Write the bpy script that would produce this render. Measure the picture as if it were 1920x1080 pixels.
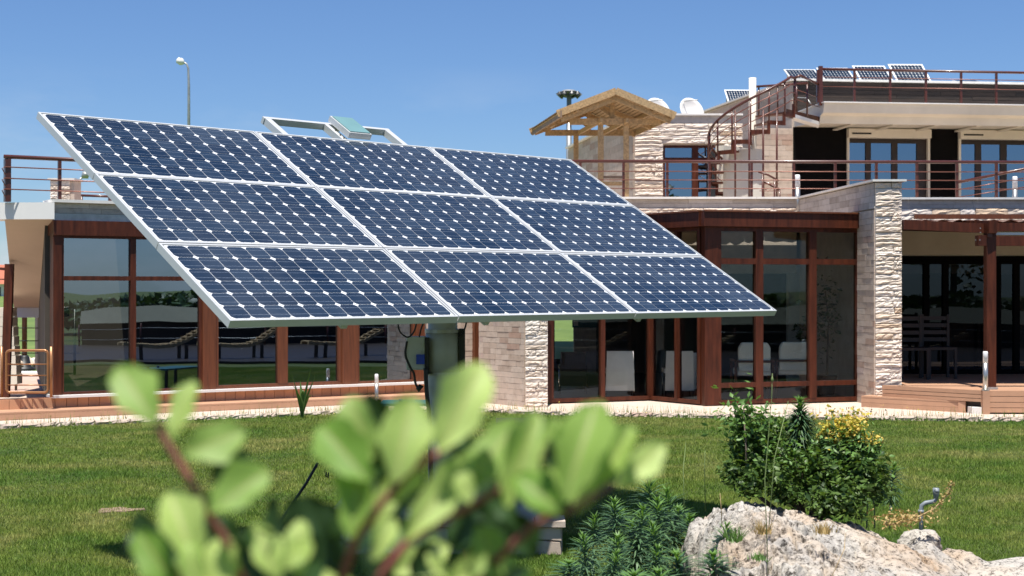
import bpy, math, random
import numpy as np
from mathutils import Vector, Matrix, noise
random.seed(7); RNG = np.random.default_rng(7)
R = math.radians
for o in list(bpy.data.objects): bpy.data.objects.remove(o)
SC = bpy.context.scene
COL = SC.collection

# ------------------------------------------------------------------ camera, sky, sun, exposure
F = 2765.0; H = 1.75                      # focal length in 1920-wide pixels, eye height in metres
cam = bpy.data.cameras.new('camera'); camo = bpy.data.objects.new('camera', cam); COL.objects.link(camo)
camo.location = (0, 0, H); camo.rotation_euler = (R(90), 0, 0)
cam.sensor_width = 36; cam.lens = 36*F/1920; cam.clip_start = .05; cam.clip_end = 3000
cam.dof.use_dof = True; cam.dof.focus_distance = 12.0; cam.dof.aperture_fstop = 5.3
SC.camera = camo
SUN = Vector((-.035, -.275, .96)).normalized()
sun = bpy.data.lights.new('sun', 'SUN'); suno = bpy.data.objects.new('sun', sun); COL.objects.link(suno)
sun.energy = 5.0; sun.angle = R(.53); sun.color = (1, .955, .88)
suno.rotation_euler = SUN.to_track_quat('Z', 'Y').to_euler(); suno.location = (0, 0, 40)
w = bpy.data.worlds.new('World'); SC.world = w; w.use_nodes = True
nt = w.node_tree; nt.nodes.clear()
sky = nt.nodes.new('ShaderNodeTexSky'); sky.sky_type = 'NISHITA'; sky.sun_disc = False
sky.sun_elevation = math.asin(SUN.z); sky.sun_rotation = math.atan2(SUN.x, SUN.y)
sky.altitude = 100; sky.air_density = 1.0; sky.dust_density = .25; sky.ozone_density = 3.2
bg = nt.nodes.new('ShaderNodeBackground'); bg.inputs[1].default_value = .063
wo = nt.nodes.new('ShaderNodeOutputWorld')
# thin fair-weather wisps low over the horizon, all the way round
tc = nt.nodes.new('ShaderNodeTexCoord'); mp = nt.nodes.new('ShaderNodeMapping'); mp.inputs['Scale'].default_value = (3, 3, 9)
nz = nt.nodes.new('ShaderNodeTexNoise'); nz.inputs['Scale'].default_value = 2.2; nz.inputs['Detail'].default_value = 7; nz.inputs['Roughness'].default_value = .62
cr = nt.nodes.new('ShaderNodeValToRGB'); cr.color_ramp.elements[0].position = .47; cr.color_ramp.elements[1].position = .72
sx = nt.nodes.new('ShaderNodeSeparateXYZ'); mr = nt.nodes.new('ShaderNodeMapRange')
mr.inputs[1].default_value = .0; mr.inputs[2].default_value = .15; mr.inputs[3].default_value = .65; mr.inputs[4].default_value = 0
mu = nt.nodes.new('ShaderNodeMath'); mu.operation = 'MULTIPLY'
mx = nt.nodes.new('ShaderNodeMix'); mx.data_type = 'RGBA'; mx.inputs[7].default_value = (7.4, 8.0, 8.8, 1)
L = nt.links.new
L(tc.outputs['Generated'], mp.inputs[0]); L(mp.outputs[0], nz.inputs['Vector']); L(nz.outputs[0], cr.inputs[0])
L(tc.outputs['Generated'], sx.inputs[0]); L(sx.outputs['Z'], mr.inputs[0]); L(cr.outputs[0], mu.inputs[0]); L(mr.outputs[0], mu.inputs[1])
L(mu.outputs[0], mx.inputs[0]); tn = nt.nodes.new('ShaderNodeMix'); tn.data_type = 'RGBA'; tn.blend_type = 'MULTIPLY'; tn.inputs[0].default_value = 1; tn.inputs[7].default_value = (.75, .94, 1.24, 1)
L(sky.outputs[0], tn.inputs[6]); L(tn.outputs[2], mx.inputs[6]); L(mx.outputs[2], bg.inputs[0]); L(bg.outputs[0], wo.inputs[0])
SC.view_settings.view_transform = 'Standard'; SC.view_settings.look = 'None'
SC.view_settings.exposure = .62; SC.view_settings.gamma = 1
SC.render.resolution_x = 1920; SC.render.resolution_y = 1080
try:
    SC.cycles.max_bounces = 8; SC.cycles.transparent_max_bounces = 24
except Exception: pass

# ------------------------------------------------------------------ materials
class NT:
    def __init__(s, name):
        s.m = bpy.data.materials.new(name); s.m.use_nodes = True; s.t = s.m.node_tree; s.t.nodes.clear()
    def n(s, typ, **kw):
        nd = s.t.nodes.new('ShaderNode'+typ)
        for k, v in kw.items():
            if k.startswith('_'): setattr(nd, k[1:], v)
            else:
                key = int(k[1:]) if k[0] == 'i' and k[1:].isdigit() else k.replace('0', ' ')
                nd.inputs[key].default_value = v
        return nd
    def l(s, a, b): s.t.links.new(a, b)
def ramp(t, fac, stops):
    r = t.n('ValToRGB'); el = r.color_ramp.elements
    while len(el) > 1: el.remove(el[-1])
    el[0].position = stops[0][0]; el[0].color = (*stops[0][1], 1)
    for p, c in stops[1:]:
        e = el.new(p); e.color = (*c, 1)
    t.l(fac, r.inputs[0]); return r
def mixc(t, fac, a, b, mode='MIX'):
    m = t.n('Mix', _data_type='RGBA', _blend_type=mode)
    for v, i in ((fac, 0), (a, 6), (b, 7)):
        if isinstance(v, (int, float)): m.inputs[i].default_value = v
        elif isinstance(v, tuple): m.inputs[i].default_value = (*v, 1)
        else: t.l(v, m.inputs[i])
    return m.outputs[2]
def mat(name, col, rough=.6, metal=0, var=.15, vscale=6, bump=0, bscale=60, rnd=0, stretch=None, col2=None, coat=0, spec=.5, coord='Object', detail=5):
    """base colour with noise variation, optional per-object random tone and fine bump"""
    t = NT(name); tc = t.n('TexCoord'); vec = tc.outputs[coord]
    if coord == 'World':
        pass
    if stretch:
        mp = t.n('Mapping', Scale=stretch); t.l(vec, mp.inputs[0]); vec = mp.outputs[0]
    no = t.n('TexNoise', Scale=vscale, Detail=detail, Roughness=.6); t.l(vec, no.inputs['Vector'])
    c1 = tuple(max(0, x*(1-var)) for x in col); c2 = tuple(min(1, x*(1+var)) for x in (col2 or col))
    r = ramp(t, no.outputs[0], [(.28, c1), (.72, c2)]); c = r.outputs[0]
    if rnd:
        oi = t.n('ObjectInfo'); rr = ramp(t, oi.outputs['Random'], [(0, (1-rnd,)*3), (.5, (1, 1, 1)), (1, (1+rnd*.5, 1+rnd*.35, 1+rnd*.2))])
        c = mixc(t, 1.0, c, rr.outputs[0], 'MULTIPLY')
    b = t.n('BsdfPrincipled', Roughness=rough, Metallic=metal)
    b.inputs['Specular IOR Level'].default_value = spec
    if coat: b.inputs['Coat Weight'].default_value = coat; b.inputs['Coat Roughness'].default_value = .08
    t.l(c, b.inputs['Base Color'])
    if bump:
        n2 = t.n('TexNoise', Scale=bscale, Detail=6, Roughness=.65); t.l(vec, n2.inputs['Vector'])
        bp = t.n('Bump', Strength=bump, Distance=.02); t.l(n2.outputs[0], bp.inputs['Height']); t.l(bp.outputs[0], b.inputs['Normal'])
    o = t.n('OutputMaterial'); t.l(b.outputs[0], o.inputs[0])
    return t.m
def stone_mat(name, cols, bump, scale=9):
    t = NT(name); oi = t.n('ObjectInfo'); tc = t.n('TexCoord'); geo = t.n('NewGeometry')
    base = ramp(t, oi.outputs['Random'], cols).outputs[0]
    no = t.n('TexNoise', Scale=scale, Detail=8, Roughness=.7); t.l(geo.outputs['Position'], no.inputs['Vector'])
    r = ramp(t, no.outputs[0], [(.25, (.72, .69, .66)), (.5, (1, 1, 1)), (.75, (1.12, 1.1, 1.08))])
    c = mixc(t, 1.0, base, r.outputs[0], 'MULTIPLY')
    b = t.n('BsdfPrincipled', Roughness=.88); b.inputs['Specular IOR Level'].default_value = .25
    t.l(c, b.inputs['Base Color'])
    n2 = t.n('TexNoise', Scale=70, Detail=7, Roughness=.75); t.l(geo.outputs['Position'], n2.inputs['Vector'])
    bp = t.n('Bump', Strength=bump, Distance=.015); t.l(n2.outputs[0], bp.inputs['Height']); t.l(bp.outputs[0], b.inputs['Normal'])
    o = t.n('OutputMaterial'); t.l(b.outputs[0], o.inputs[0]); return t.m
def glass_mat(name, refl, tint):
    t = NT(name); g = t.n('BsdfGlossy', Roughness=.0); g.inputs[0].default_value = (.66, .82, 1, 1)
    tr = t.n('BsdfTransparent'); tr.inputs[0].default_value = (*tint, 1)
    tc = t.n('TexCoord'); no = t.n('TexNoise', Scale=.9, Detail=1); t.l(tc.outputs['Object'], no.inputs['Vector'])
    bp = t.n('Bump', Strength=.06, Distance=.03); t.l(no.outputs[0], bp.inputs['Height']); t.l(bp.outputs[0], g.inputs['Normal'])
    fr = t.n('Fresnel', IOR=1.5); mr = t.n('MapRange'); mr.inputs[1].default_value = .0; mr.inputs[2].default_value = 1; mr.inputs[3].default_value = refl; mr.inputs[4].default_value = 1
    t.l(fr.outputs[0], mr.inputs[0])
    m = t.n('MixShader'); t.l(mr.outputs[0], m.inputs[0]); t.l(tr.outputs[0], m.inputs[1]); t.l(g.outputs[0], m.inputs[2])
    o = t.n('OutputMaterial'); t.l(m.outputs[0], o.inputs[0]); return t.m
def leaf_mat(name, dark, light, trans=.35, rough=.42, tcol=None, vein=False):
    t = NT(name); geo = t.n('NewGeometry'); oi = t.n('ObjectInfo'); tc = t.n('TexCoord')
    ad = t.n('Math', _operation='ADD'); t.l(geo.outputs['Random Per Island'], ad.inputs[0]); t.l(oi.outputs['Random'], ad.inputs[1])
    fr = t.n('Math', _operation='FRACT'); t.l(ad.outputs[0], fr.inputs[0])
    c = ramp(t, fr.outputs[0], [(0, dark), (1, light)]).outputs[0]
    no = t.n('TexNoise', Scale=40 if not vein else 55, Detail=4); t.l(tc.outputs['Object'], no.inputs['Vector'])
    nr = ramp(t, no.outputs[0], [(.3, (.8, .82, .75)), (.7, (1.15, 1.12, 1.1))]); c = mixc(t, 1.0, c, nr.outputs[0], 'MULTIPLY')
    if vein:
        uv = t.n('UVMap'); sp = t.n('SeparateXYZ'); t.l(uv.outputs[0], sp.inputs[0])
        ab = t.n('Math', _operation='ABSOLUTE'); t.l(sp.outputs[0], ab.inputs[0])
        vr = ramp(t, ab.outputs[0], [(0, (.6, .6, .6)), (.035, (.5, .5, .5)), (.07, (0, 0, 0))]); c = mixc(t, vr.outputs[0], c, (.50, .40, .18))
    b = t.n('BsdfPrincipled', Roughness=rough); t.l(c, b.inputs['Base Color'])
    tr = t.n('BsdfTranslucent'); tcx = mixc(t, 1.0, c, tcol or (1.3, 1.25, .6), 'MULTIPLY'); t.l(tcx, tr.inputs[0])
    m = t.n('MixShader', i0=trans); t.l(b.outputs[0], m.inputs[1]); t.l(tr.outputs[0], m.inputs[2])
    o = t.n('OutputMaterial'); t.l(m.outputs[0], o.inputs[0]); return t.m

M = {}
M['brown'] = mat('brown_lacquered_wood', (.075, .019, .008), .45, var=.5, vscale=3, stretch=(6, 6, .7), bump=.08, bscale=30, spec=.3)
M['brown_light'] = mat('reddish_stained_wood', (.135, .040, .014), .45, var=.3, vscale=4, stretch=(8, 8, .6), bump=.1, bscale=30)
M['rail'] = mat('brown_painted_steel', (.085, .022, .012), .35, var=.2, vscale=5, coat=.2)
M['railthin'] = mat('brown_steel_wire_rail', (.20, .075, .05), .35, var=.15, metal=.3)
M['goldrail'] = mat('bronze_painted_steel', (.33, .15, .06), .32, var=.2, metal=.35)
M['darkpost'] = mat('dark_green_black_paint', (.02, .022, .02), .4, var=.2)
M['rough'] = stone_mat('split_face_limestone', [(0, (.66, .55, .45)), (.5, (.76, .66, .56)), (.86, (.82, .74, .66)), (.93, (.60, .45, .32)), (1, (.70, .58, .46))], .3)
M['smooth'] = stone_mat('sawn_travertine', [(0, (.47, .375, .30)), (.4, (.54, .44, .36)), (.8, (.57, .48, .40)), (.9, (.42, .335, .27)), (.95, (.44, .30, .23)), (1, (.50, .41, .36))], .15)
M['smoothgrey'] = stone_mat('shade_grey_sawn_stone', [(0, (.38, .35, .32)), (.5, (.46, .43, .40)), (.9, (.50, .47, .44)), (1, (.33, .30, .27))], .15)  # greyer copy of the sawn stone, coping shade put into its colour
M['mortar'] = mat('pale_mortar', (.50, .43, .36), .95, var=.12, bump=.3)
M['white'] = mat('white_render', (.74, .73, .70), .7, var=.04, vscale=2, bump=.03)
M['cream'] = mat('cream_render', (.66, .61, .51), .75, var=.12, vscale=1.2, bump=.04)
M['creamd'] = mat('cream_cladding_blocks', (.60, .57, .50), .7, var=.06, vscale=2, rnd=.06)
M['tan'] = mat('tan_render', (.47, .36, .27), .8, var=.06, vscale=1.5)
M['coping'] = mat('white_stone_coping', (.72, .70, .66), .7, var=.08, vscale=8, rnd=.05)
M['deck'] = mat('composite_decking', (.47, .27, .165), .6, var=.10, vscale=5, rnd=.10, stretch=(1, 1, 1), bump=.08, bscale=120)
M['deckv'] = mat('orange_decking_boards', (.56, .30, .17), .6, var=.10, vscale=5, rnd=.14, bump=.08, bscale=120)
M['paving'] = mat('cream_paving', (.55, .44, .36), .85, var=.10, vscale=3, bump=.15, bscale=80)
M['pavingpink'] = mat('pink_block_paving', (.50, .34, .27), .85, var=.12, vscale=3, bump=.15)
M['timber'] = mat('pale_pine_timber', (.44, .30, .15), .7, var=.38, vscale=5, stretch=(5, 5, 5), bump=.1, bscale=60, rnd=.2)
M['timberw'] = mat('weathered_pine_board', (.26, .18, .12), .7, var=.25, vscale=6, rnd=.1)
M['darkwood'] = mat('dark_stained_cladding', (.026, .016, .011), .7, var=.5, vscale=2.5, stretch=(1, 1, 9), rnd=.35, bump=.2)
M['charcoal'] = mat('charcoal_cladding', (.004, .0035, .0035), .8, var=.3, spec=.1)
M['frame'] = mat('anodised_aluminium', (.62, .63, .63), .4, metal=.3, var=.04, vscale=3)
M['galv'] = mat('galvanised_steel', (.42, .42, .40), .45, metal=.6, var=.2, vscale=9)
M['mast'] = mat('grey_green_mast_paint', (.45, .46, .42), .45, var=.12, vscale=4)
M['backsheet'] = mat('white_backsheet_under_glass', (.68, .70, .72), .12, var=.02)
M['boxgrey'] = mat('grey_plastic', (.50, .51, .47), .5, var=.06)
M['black'] = mat('black_rubber', (.012, .012, .012), .5, var=.2)
M['blue'] = mat('blue_plastic_socket', (.01, .05, .42), .4, var=.1)
M['teal'] = mat('teal_glass_cover', (.16, .30, .30), .12, var=.1, vscale=3)
M['tealsign'] = mat('teal_sign_paint', (.02, .10, .11), .5, var=.1)
M['bollard'] = mat('brushed_steel', (.50, .49, .46), .35, metal=.8, var=.1)
M['bollardtop'] = mat('frosted_white_diffuser', (.82, .82, .82), .4, var=.03)
M['pvc'] = mat('grey_pvc_pipe', (.22, .25, .27), .38, var=.15, vscale=20)
M['orange'] = mat('orange_red_hose', (.55, .09, .03), .45, var=.15)
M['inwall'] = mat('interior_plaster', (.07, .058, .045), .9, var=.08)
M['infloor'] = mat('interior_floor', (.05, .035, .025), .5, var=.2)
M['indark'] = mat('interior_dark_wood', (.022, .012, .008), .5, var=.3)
M['fabric'] = mat('off_white_upholstery', (.84, .82, .78), .9, var=.06, bump=.1)
M['chrome'] = mat('chrome_tube', (.6, .6, .6), .15, metal=1, var=.03)
M['soil'] = mat('dry_soil', (.26, .18, .13), .95, var=.3, vscale=12, bump=.6)
M['tile'] = mat('red_roof_tiles', (.42, .13, .07), .8, var=.2)
M['bark'] = mat('red_brown_stem', (.26, .085, .07), .55, var=.3, vscale=30)
M['stem'] = mat('green_stem', (.16, .22, .07), .6, var=.2)
M['drystem'] = mat('dry_straw_stem', (.42, .30, .15), .8, var=.2)
M['limb'] = mat('grey_brown_bark', (.13, .10, .075), .9, var=.3, vscale=14, bump=.5)
M['glass_l'] = glass_mat('tinted_reflective_glass', .30, (.62, .66, .63))
M['glass_b'] = glass_mat('clear_bay_glass', .0, (.88, .90, .86))
M['glass_d'] = glass_mat('dark_door_glass', .0, (.35, .36, .36))
M['glass_u'] = glass_mat('blue_reflecting_glass', .30, (.25, .30, .34))
M['sail'] = mat('sail_canvas', (.26, .25, .18), .85, var=.06)
M['carob'] = leaf_mat('pale_green_shrub_leaf', (.20, .36, .055), (.56, .70, .23), .46, .55, (1.2, 1.2, .6), True)
M['carob_shaded'] = leaf_mat('shaded_shrub_leaf', (.010, .032, .009), (.035, .085, .02), .12, .5)  # copy of the shrub leaf with shade put into its colour
M['shrub'] = leaf_mat('mid_green_broad_leaf', (.030, .075, .014), (.12, .20, .04), .3, .5)
M['spurge'] = leaf_mat('blue_green_spurge_leaf', (.06, .135, .065), (.115, .21, .095), .25, .5)
M['spurget'] = leaf_mat('fresh_spurge_tip', (.09, .19, .04), (.16, .30, .07), .3, .5)
M['yellow'] = leaf_mat('yellow_spurge_flower', (.48, .42, .04), (.70, .50, .12), .2, .6, (1, 1, .6))
M['yucca'] = leaf_mat('yucca_leaf', (.07, .15, .04), (.13, .22, .06), .2, .4)
M['tree'] = leaf_mat('dark_tree_leaf', (.022, .05, .014), (.05, .10, .024), .2, .5)
M['dry'] = leaf_mat('dry_yellow_leaf', (.35, .25, .10), (.50, .36, .16), .2, .7)

def cell_mat():
    t = NT('monocrystalline_cell'); uv = t.n('UVMap'); sp = t.n('SeparateXYZ'); t.l(uv.outputs[0], sp.inputs[0])
    oi = t.n('ObjectInfo'); geo = t.n('NewGeometry')
    ad = t.n('Math', _operation='ADD'); t.l(geo.outputs['Random Per Island'], ad.inputs[0]); t.l(oi.outputs['Random'], ad.inputs[1])
    fr = t.n('Math', _operation='FRACT'); t.l(ad.outputs[0], fr.inputs[0])
    c = ramp(t, fr.outputs[0], [(0, (.006, .015, .032)), (.5, (.010, .022, .043)), (1, (.017, .032, .056))]).outputs[0]
    # two printed busbars across each cell, fine fingers between them
    def band(at, w):
        s = t.n('Math', _operation='SUBTRACT', i1=at); t.l(sp.outputs[1], s.inputs[0])
        a = t.n('Math', _operation='ABSOLUTE'); t.l(s.outputs[0], a.inputs[0])
        l_ = t.n('Math', _operation='LESS_THAN', i1=w); t.l(a.outputs[0], l_.inputs[0]); return l_.outputs[0]
    b1, b2 = band(.27, .008), band(.73, .008)
    sm = t.n('Math', _operation='MAXIMUM'); t.l(b1, sm.inputs[0]); t.l(b2, sm.inputs[1])
    sc = t.n('Math', _operation='MULTIPLY', i1=.42); t.l(sm.outputs[0], sc.inputs[0])
    c = mixc(t, sc.outputs[0], c, (.42, .47, .55))
    dn = t.n('TexNoise', Scale=1.3, Detail=6, Roughness=.65); t.l(geo.outputs['Position'], dn.inputs['Vector'])
    dr = ramp(t, dn.outputs[0], [(.38, (0, 0, 0)), (.75, (.09, .09, .09))]); c = mixc(t, dr.outputs[0], c, (.30, .32, .34))
    b = t.n('BsdfPrincipled', Roughness=.09); b.inputs['Specular IOR Level'].default_value = .5; t.l(c, b.inputs['Base Color'])
    o = t.n('OutputMaterial'); t.l(b.outputs[0], o.inputs[0]); return t.m
M['cell'] = cell_mat()

def grass_mat(name, blades):
    t = NT(name); geo = t.n('NewGeometry')
    n1 = t.n('TexNoise', Scale=.6, Detail=6, Roughness=.7); t.l(geo.outputs['Position'], n1.inputs['Vector'])
    n2 = t.n('TexNoise', Scale=5, Detail=5, Roughness=.7); t.l(geo.outputs['Position'], n2.inputs['Vector'])
    if blades:
        c = ramp(t, n1.outputs[0], [(.36, (.090, .20, .026)), (.50, (.175, .255, .038)), (.62, (.32, .33, .10))]).outputs[0]
        r2 = ramp(t, geo.outputs['Random Per Island'], [(0, (.7, .75, .65)), (.6, (1, 1, 1)), (.94, (1.2, 1.12, 1.1)), (1, (1.7, 1.4, 1.6))])
        c = mixc(t, 1.0, c, r2.outputs[0], 'MULTIPLY')
    else:
        c = ramp(t, n1.outputs[0], [(.3, (.055, .085, .014)), (.55, (.085, .115, .022)), (.75, (.15, .14, .05))]).outputs[0]
    r3 = ramp(t, n2.outputs[0], [(.3, (.78, .8, .75)), (.7, (1.2, 1.15, 1.1))]); c = mixc(t, 1.0, c, r3.outputs[0], 'MULTIPLY')
    b = t.n('BsdfPrincipled', Roughness=.65); b.inputs['Specular IOR Level'].default_value = .3; t.l(c, b.inputs['Base Color'])
    o = t.n('OutputMaterial')
    if blades:
        tr = t.n('BsdfTranslucent'); t.l(c, tr.inputs[0]); m = t.n('MixShader', i0=.3); t.l(b.outputs[0], m.inputs[1]); t.l(tr.outputs[0], m.inputs[2]); t.l(m.outputs[0], o.inputs[0])
    else:
        n3 = t.n('TexNoise', Scale=60, Detail=6); t.l(geo.outputs['Position'], n3.inputs['Vector'])
        bp = t.n('Bump', Strength=.8, Distance=.05); t.l(n3.outputs[0], bp.inputs['Height']); t.l(bp.outputs[0], b.inputs['Normal']); t.l(b.outputs[0], o.inputs[0])
    return t.m
M['grass'] = grass_mat('grass_blades', True); M['ground'] = grass_mat('lawn_ground', False)
def hill_mat():
    t = NT('meadow_grass'); geo = t.n('NewGeometry')
    n1 = t.n('TexNoise', Scale=.4, Detail=8, Roughness=.7); t.l(geo.outputs['Position'], n1.inputs['Vector'])
    c = ramp(t, n1.outputs[0], [(.3, (.07, .12, .02)), (.6, (.13, .19, .035)), (.8, (.22, .22, .07))]).outputs[0]
    b = t.n('BsdfPrincipled', Roughness=.8); t.l(c, b.inputs['Base Color']); o = t.n('OutputMaterial'); t.l(b.outputs[0], o.inputs[0]); return t.m
M['meadow'] = hill_mat()
def rock_mat():
    t = NT('pitted_limestone_rock'); geo = t.n('NewGeometry'); P = geo.outputs['Position']
    n1 = t.n('TexNoise', Scale=3.2, Detail=8, Roughness=.65); t.l(P, n1.inputs['Vector'])
    c = ramp(t, n1.outputs[0], [(.25, (.20, .185, .17)), (.40, (.54, .50, .45)), (.55, (.70, .65, .57)), (.8, (.80, .75, .67))]).outputs[0]
    n2 = t.n('TexNoise', Scale=1.6, Detail=5, Roughness=.6); t.l(P, n2.inputs['Vector'])
    om = ramp(t, n2.outputs[0], [(.50, (0, 0, 0)), (.70, (1, 1, 1))]); c = mixc(t, om.outputs[0], c, (.58, .43, .30))
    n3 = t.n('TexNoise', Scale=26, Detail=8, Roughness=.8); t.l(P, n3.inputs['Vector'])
    dk = ramp(t, n3.outputs[0], [(.41, (.12, .11, .10)), (.49, (1, 1, 1))]); n6 = t.n('TexNoise', Scale=9, Detail=9, Roughness=.7); t.l(P, n6.inputs['Vector']); d6 = ramp(t, n6.outputs[0], [(.36, (.14, .13, .12)), (.41, (1, 1, 1))]); c = mixc(t, 1.0, c, d6.outputs[0], 'MULTIPLY'); c = mixc(t, .9, c, mixc(t, 1.0, c, dk.outputs[0], 'MULTIPLY'))  # dark noise spots paint the shade of pits and crevices into the colour
    b = t.n('BsdfPrincipled', Roughness=.92); b.inputs['Specular IOR Level'].default_value = .2; t.l(c, b.inputs['Base Color'])
    bp = t.n('Bump', Strength=.9, Distance=.03); n4 = t.n('TexNoise', Scale=45, Detail=8, Roughness=.75); t.l(P, n4.inputs['Vector']); t.l(n4.outputs[0], bp.inputs['Height']); t.l(bp.outputs[0], b.inputs['Normal'])
    o = t.n('OutputMaterial'); t.l(b.outputs[0], o.inputs[0]); return t.m
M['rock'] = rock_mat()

# ------------------------------------------------------------------ object helpers
WL = {}                                     # world translation of every object's frame
def thing(name, loc, label, cat, group=None):
    o = bpy.data.objects.new(name, None); COL.objects.link(o); o.empty_display_size = .1
    o.location = loc; WL[o] = Vector(loc); o['label'] = label; o['category'] = cat
    if group: o['group'] = group
    return o
def tag(o, label, cat, group=None):
    o['label'] = label; o['category'] = cat
    if group: o['group'] = group
    return o
def structure(o): o['kind'] = 'structure'; return o
def stuff(o, label=None, cat=None):
    o['kind'] = 'stuff'
    if label: o['label'] = label
    if cat: o['category'] = cat
    return o
class MB:
    def __init__(s): s.v = []; s.f = []; s.uv = None
    def add(s, vs, fs):
        n = len(s.v); s.v += [tuple(v) for v in vs]; s.f += [tuple(i+n for i in f) for f in fs]; return s
    def hexa(s, c8):                          # 4 bottom ccw + 4 top
        return s.add(c8, [(3, 2, 1, 0), (4, 5, 6, 7), (0, 1, 5, 4), (1, 2, 6, 5), (2, 3, 7, 6), (3, 0, 4, 7)])
    def box(s, x0, x1, y0, y1, z0, z1):
        return s.hexa([(x0, y0, z0), (x1, y0, z0), (x1, y1, z0), (x0, y1, z0), (x0, y0, z1), (x1, y0, z1), (x1, y1, z1), (x0, y1, z1)])
    def prism(s, base, vec):                   # polygon + extrusion vector
        n = len(base); vec = Vector(vec); b = [Vector(p) for p in base]
        return s.add(b+[p+vec for p in b], [tuple(range(n))[::-1], tuple(range(n, 2*n))]+[(i, (i+1) % n, n+(i+1) % n, n+i) for i in range(n)])
    def bar(s, a, b, w, h=None, up=(0, 0, 1)):  # rectangular bar between two points
        a = Vector(a); b = Vector(b); h = h or w; d = (b-a).normalized(); x = d.cross(Vector(up))
        if x.length < 1e-4: x = Vector((1, 0, 0))
        x.normalize(); y = x.cross(d); x *= w/2; y *= h/2
        return s.hexa([a-x-y, a+x-y, b+x-y, b-x-y, a-x+y, a+x+y, b+x+y, b-x+y])
    def tube(s, pts, r, n=8, caps=True):
        pts = [Vector(p) for p in pts]; rr = r if isinstance(r, (list, tuple)) else [r]*len(pts); base = len(s.v)
        pu = None
        for i, p in enumerate(pts):
            d = (pts[min(i+1, len(pts)-1)]-pts[max(i-1, 0)]).normalized()
            u = d.cross(Vector((0, 0, 1))) if pu is None else pu-d*pu.dot(d)
            if u.length < 1e-3: u = d.cross(Vector((0, 1, 0)))
            u.normalize(); pu = u; v = d.cross(u)
            for k in range(n):
                a = 2*math.pi*k/n; q = p+(u*math.cos(a)+v*math.sin(a))*rr[i]; s.v.append(tuple(q))
        for i in range(len(pts)-1):
            for k in range(n):
                k2 = (k+1) % n; s.f.append((base+i*n+k, base+i*n+k2, base+(i+1)*n+k2, base+(i+1)*n+k))
        if caps: s.f.append(tuple(base+k for k in range(n))[::-1]); s.f.append(tuple(base+(len(pts)-1)*n+k for k in range(n)))
        return s
    def lbox(s, W, s0, s1, d0, d1, z0, z1):     # box in a wall frame (along, outwards, up)
        p = W.p; return s.hexa([p(s0, d1, z0), p(s1, d1, z0), p(s1, d0, z0), p(s0, d0, z0), p(s0, d1, z1), p(s1, d1, z1), p(s1, d0, z1), p(s0, d0, z1)])
    def build(s, name, m, parent=None, loc=None, smooth=False, bevel=0):
        org = WL[parent] if parent is not None else Vector(loc or (0, 0, 0))
        me = bpy.data.meshes.new(name); me.from_pydata([(v[0]-org.x, v[1]-org.y, v[2]-org.z) for v in s.v], [], s.f)
        me.materials.append(M[m] if isinstance(m, str) else m)
        if smooth: me.polygons.foreach_set('use_smooth', [True]*len(me.polygons))
        me.update()
        o = bpy.data.objects.new(name, me); COL.objects.link(o)
        if parent is not None: o.parent = parent
        else: o.location = org
        WL[o] = Vector(org)
        if bevel:
            b = o.modifiers.new('bevel', 'BEVEL'); b.width = bevel; b.segments = 2; b.limit_method = 'ANGLE'
        return o
def box(name, m, parent, x0, x1, y0, y1, z0, z1, **k): return MB().box(x0, x1, y0, y1, z0, z1).build(name, m, parent, **k)
def tube(name, m, parent, pts, r, n=8, **k): return MB().tube(pts, r, n).build(name, m, parent, smooth=True, **k)
def bar(name, m, parent, a, b, w, h=None, **k): return MB().bar(a, b, w, h).build(name, m, parent, **k)
class Line:                                  # a wall line in plan, s along it, d out of its face
    def __init__(s, a, b):
        s.x, s.y = a; s.a = math.atan2(b[1]-a[1], b[0]-a[0]); s.c = math.cos(s.a); s.n = math.sin(s.a); s.len = math.hypot(b[0]-a[0], b[1]-a[1])
    def p(s, t, d, z): return (s.x+t*s.c+d*s.n, s.y+t*s.n-d*s.c, z)
    def s(s, px): k = (px-960)/F; return (k*s.y-s.x)/(s.c-k*s.n)
    def z(s, py, t): return H+(540-py)/F*(s.y+t*s.n)
def at(px, py, Y): return Vector(((px-960)/F*Y, Y, H+(540-py)/F*Y))
def link_copy(o, parent):
    c = o.copy(); COL.objects.link(c); c.parent = parent; return c
def copy_tree(root, loc, label, rotz=None, scale=None):
    r = root.copy(); COL.objects.link(r); r.location = loc; r['label'] = label
    if rotz is not None: r.rotation_euler.z = rotz
    if scale: r.scale = (scale,)*3 if isinstance(scale, float) else scale
    for ch in list(root.children):
        c = link_copy(ch, r)
        for g in ch.children: link_copy(g, c)
    return r
def npmesh(name, V, Fc, m, parent=None, loc=None, smooth=False, uv=None):
    """V (n,3) world coords; Fc (k,3) or (k,4) faces"""
    org = np.array(WL[parent] if parent is not None else (loc or (0, 0, 0)), float)
    me = bpy.data.meshes.new(name); n, k = len(V), Fc.shape[1]
    me.vertices.add(n); me.vertices.foreach_set('co', (V-org).astype(np.float32).ravel())
    me.loops.add(Fc.size); me.loops.foreach_set('vertex_index', Fc.astype(np.int32).ravel())
    me.polygons.add(len(Fc)); me.polygons.foreach_set('loop_start', np.arange(0, Fc.size, k, dtype=np.int32)); me.polygons.foreach_set('loop_total', np.full(len(Fc), k, np.int32))
    if smooth: me.polygons.foreach_set('use_smooth', np.ones(len(Fc), bool))
    me.materials.append(M[m]); me.update(calc_edges=True); me.validate()
    o = bpy.data.objects.new(name, me); COL.objects.link(o)
    if parent is not None: o.parent = parent
    else: o.location = org
    WL[o] = Vector(org); return o

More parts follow.
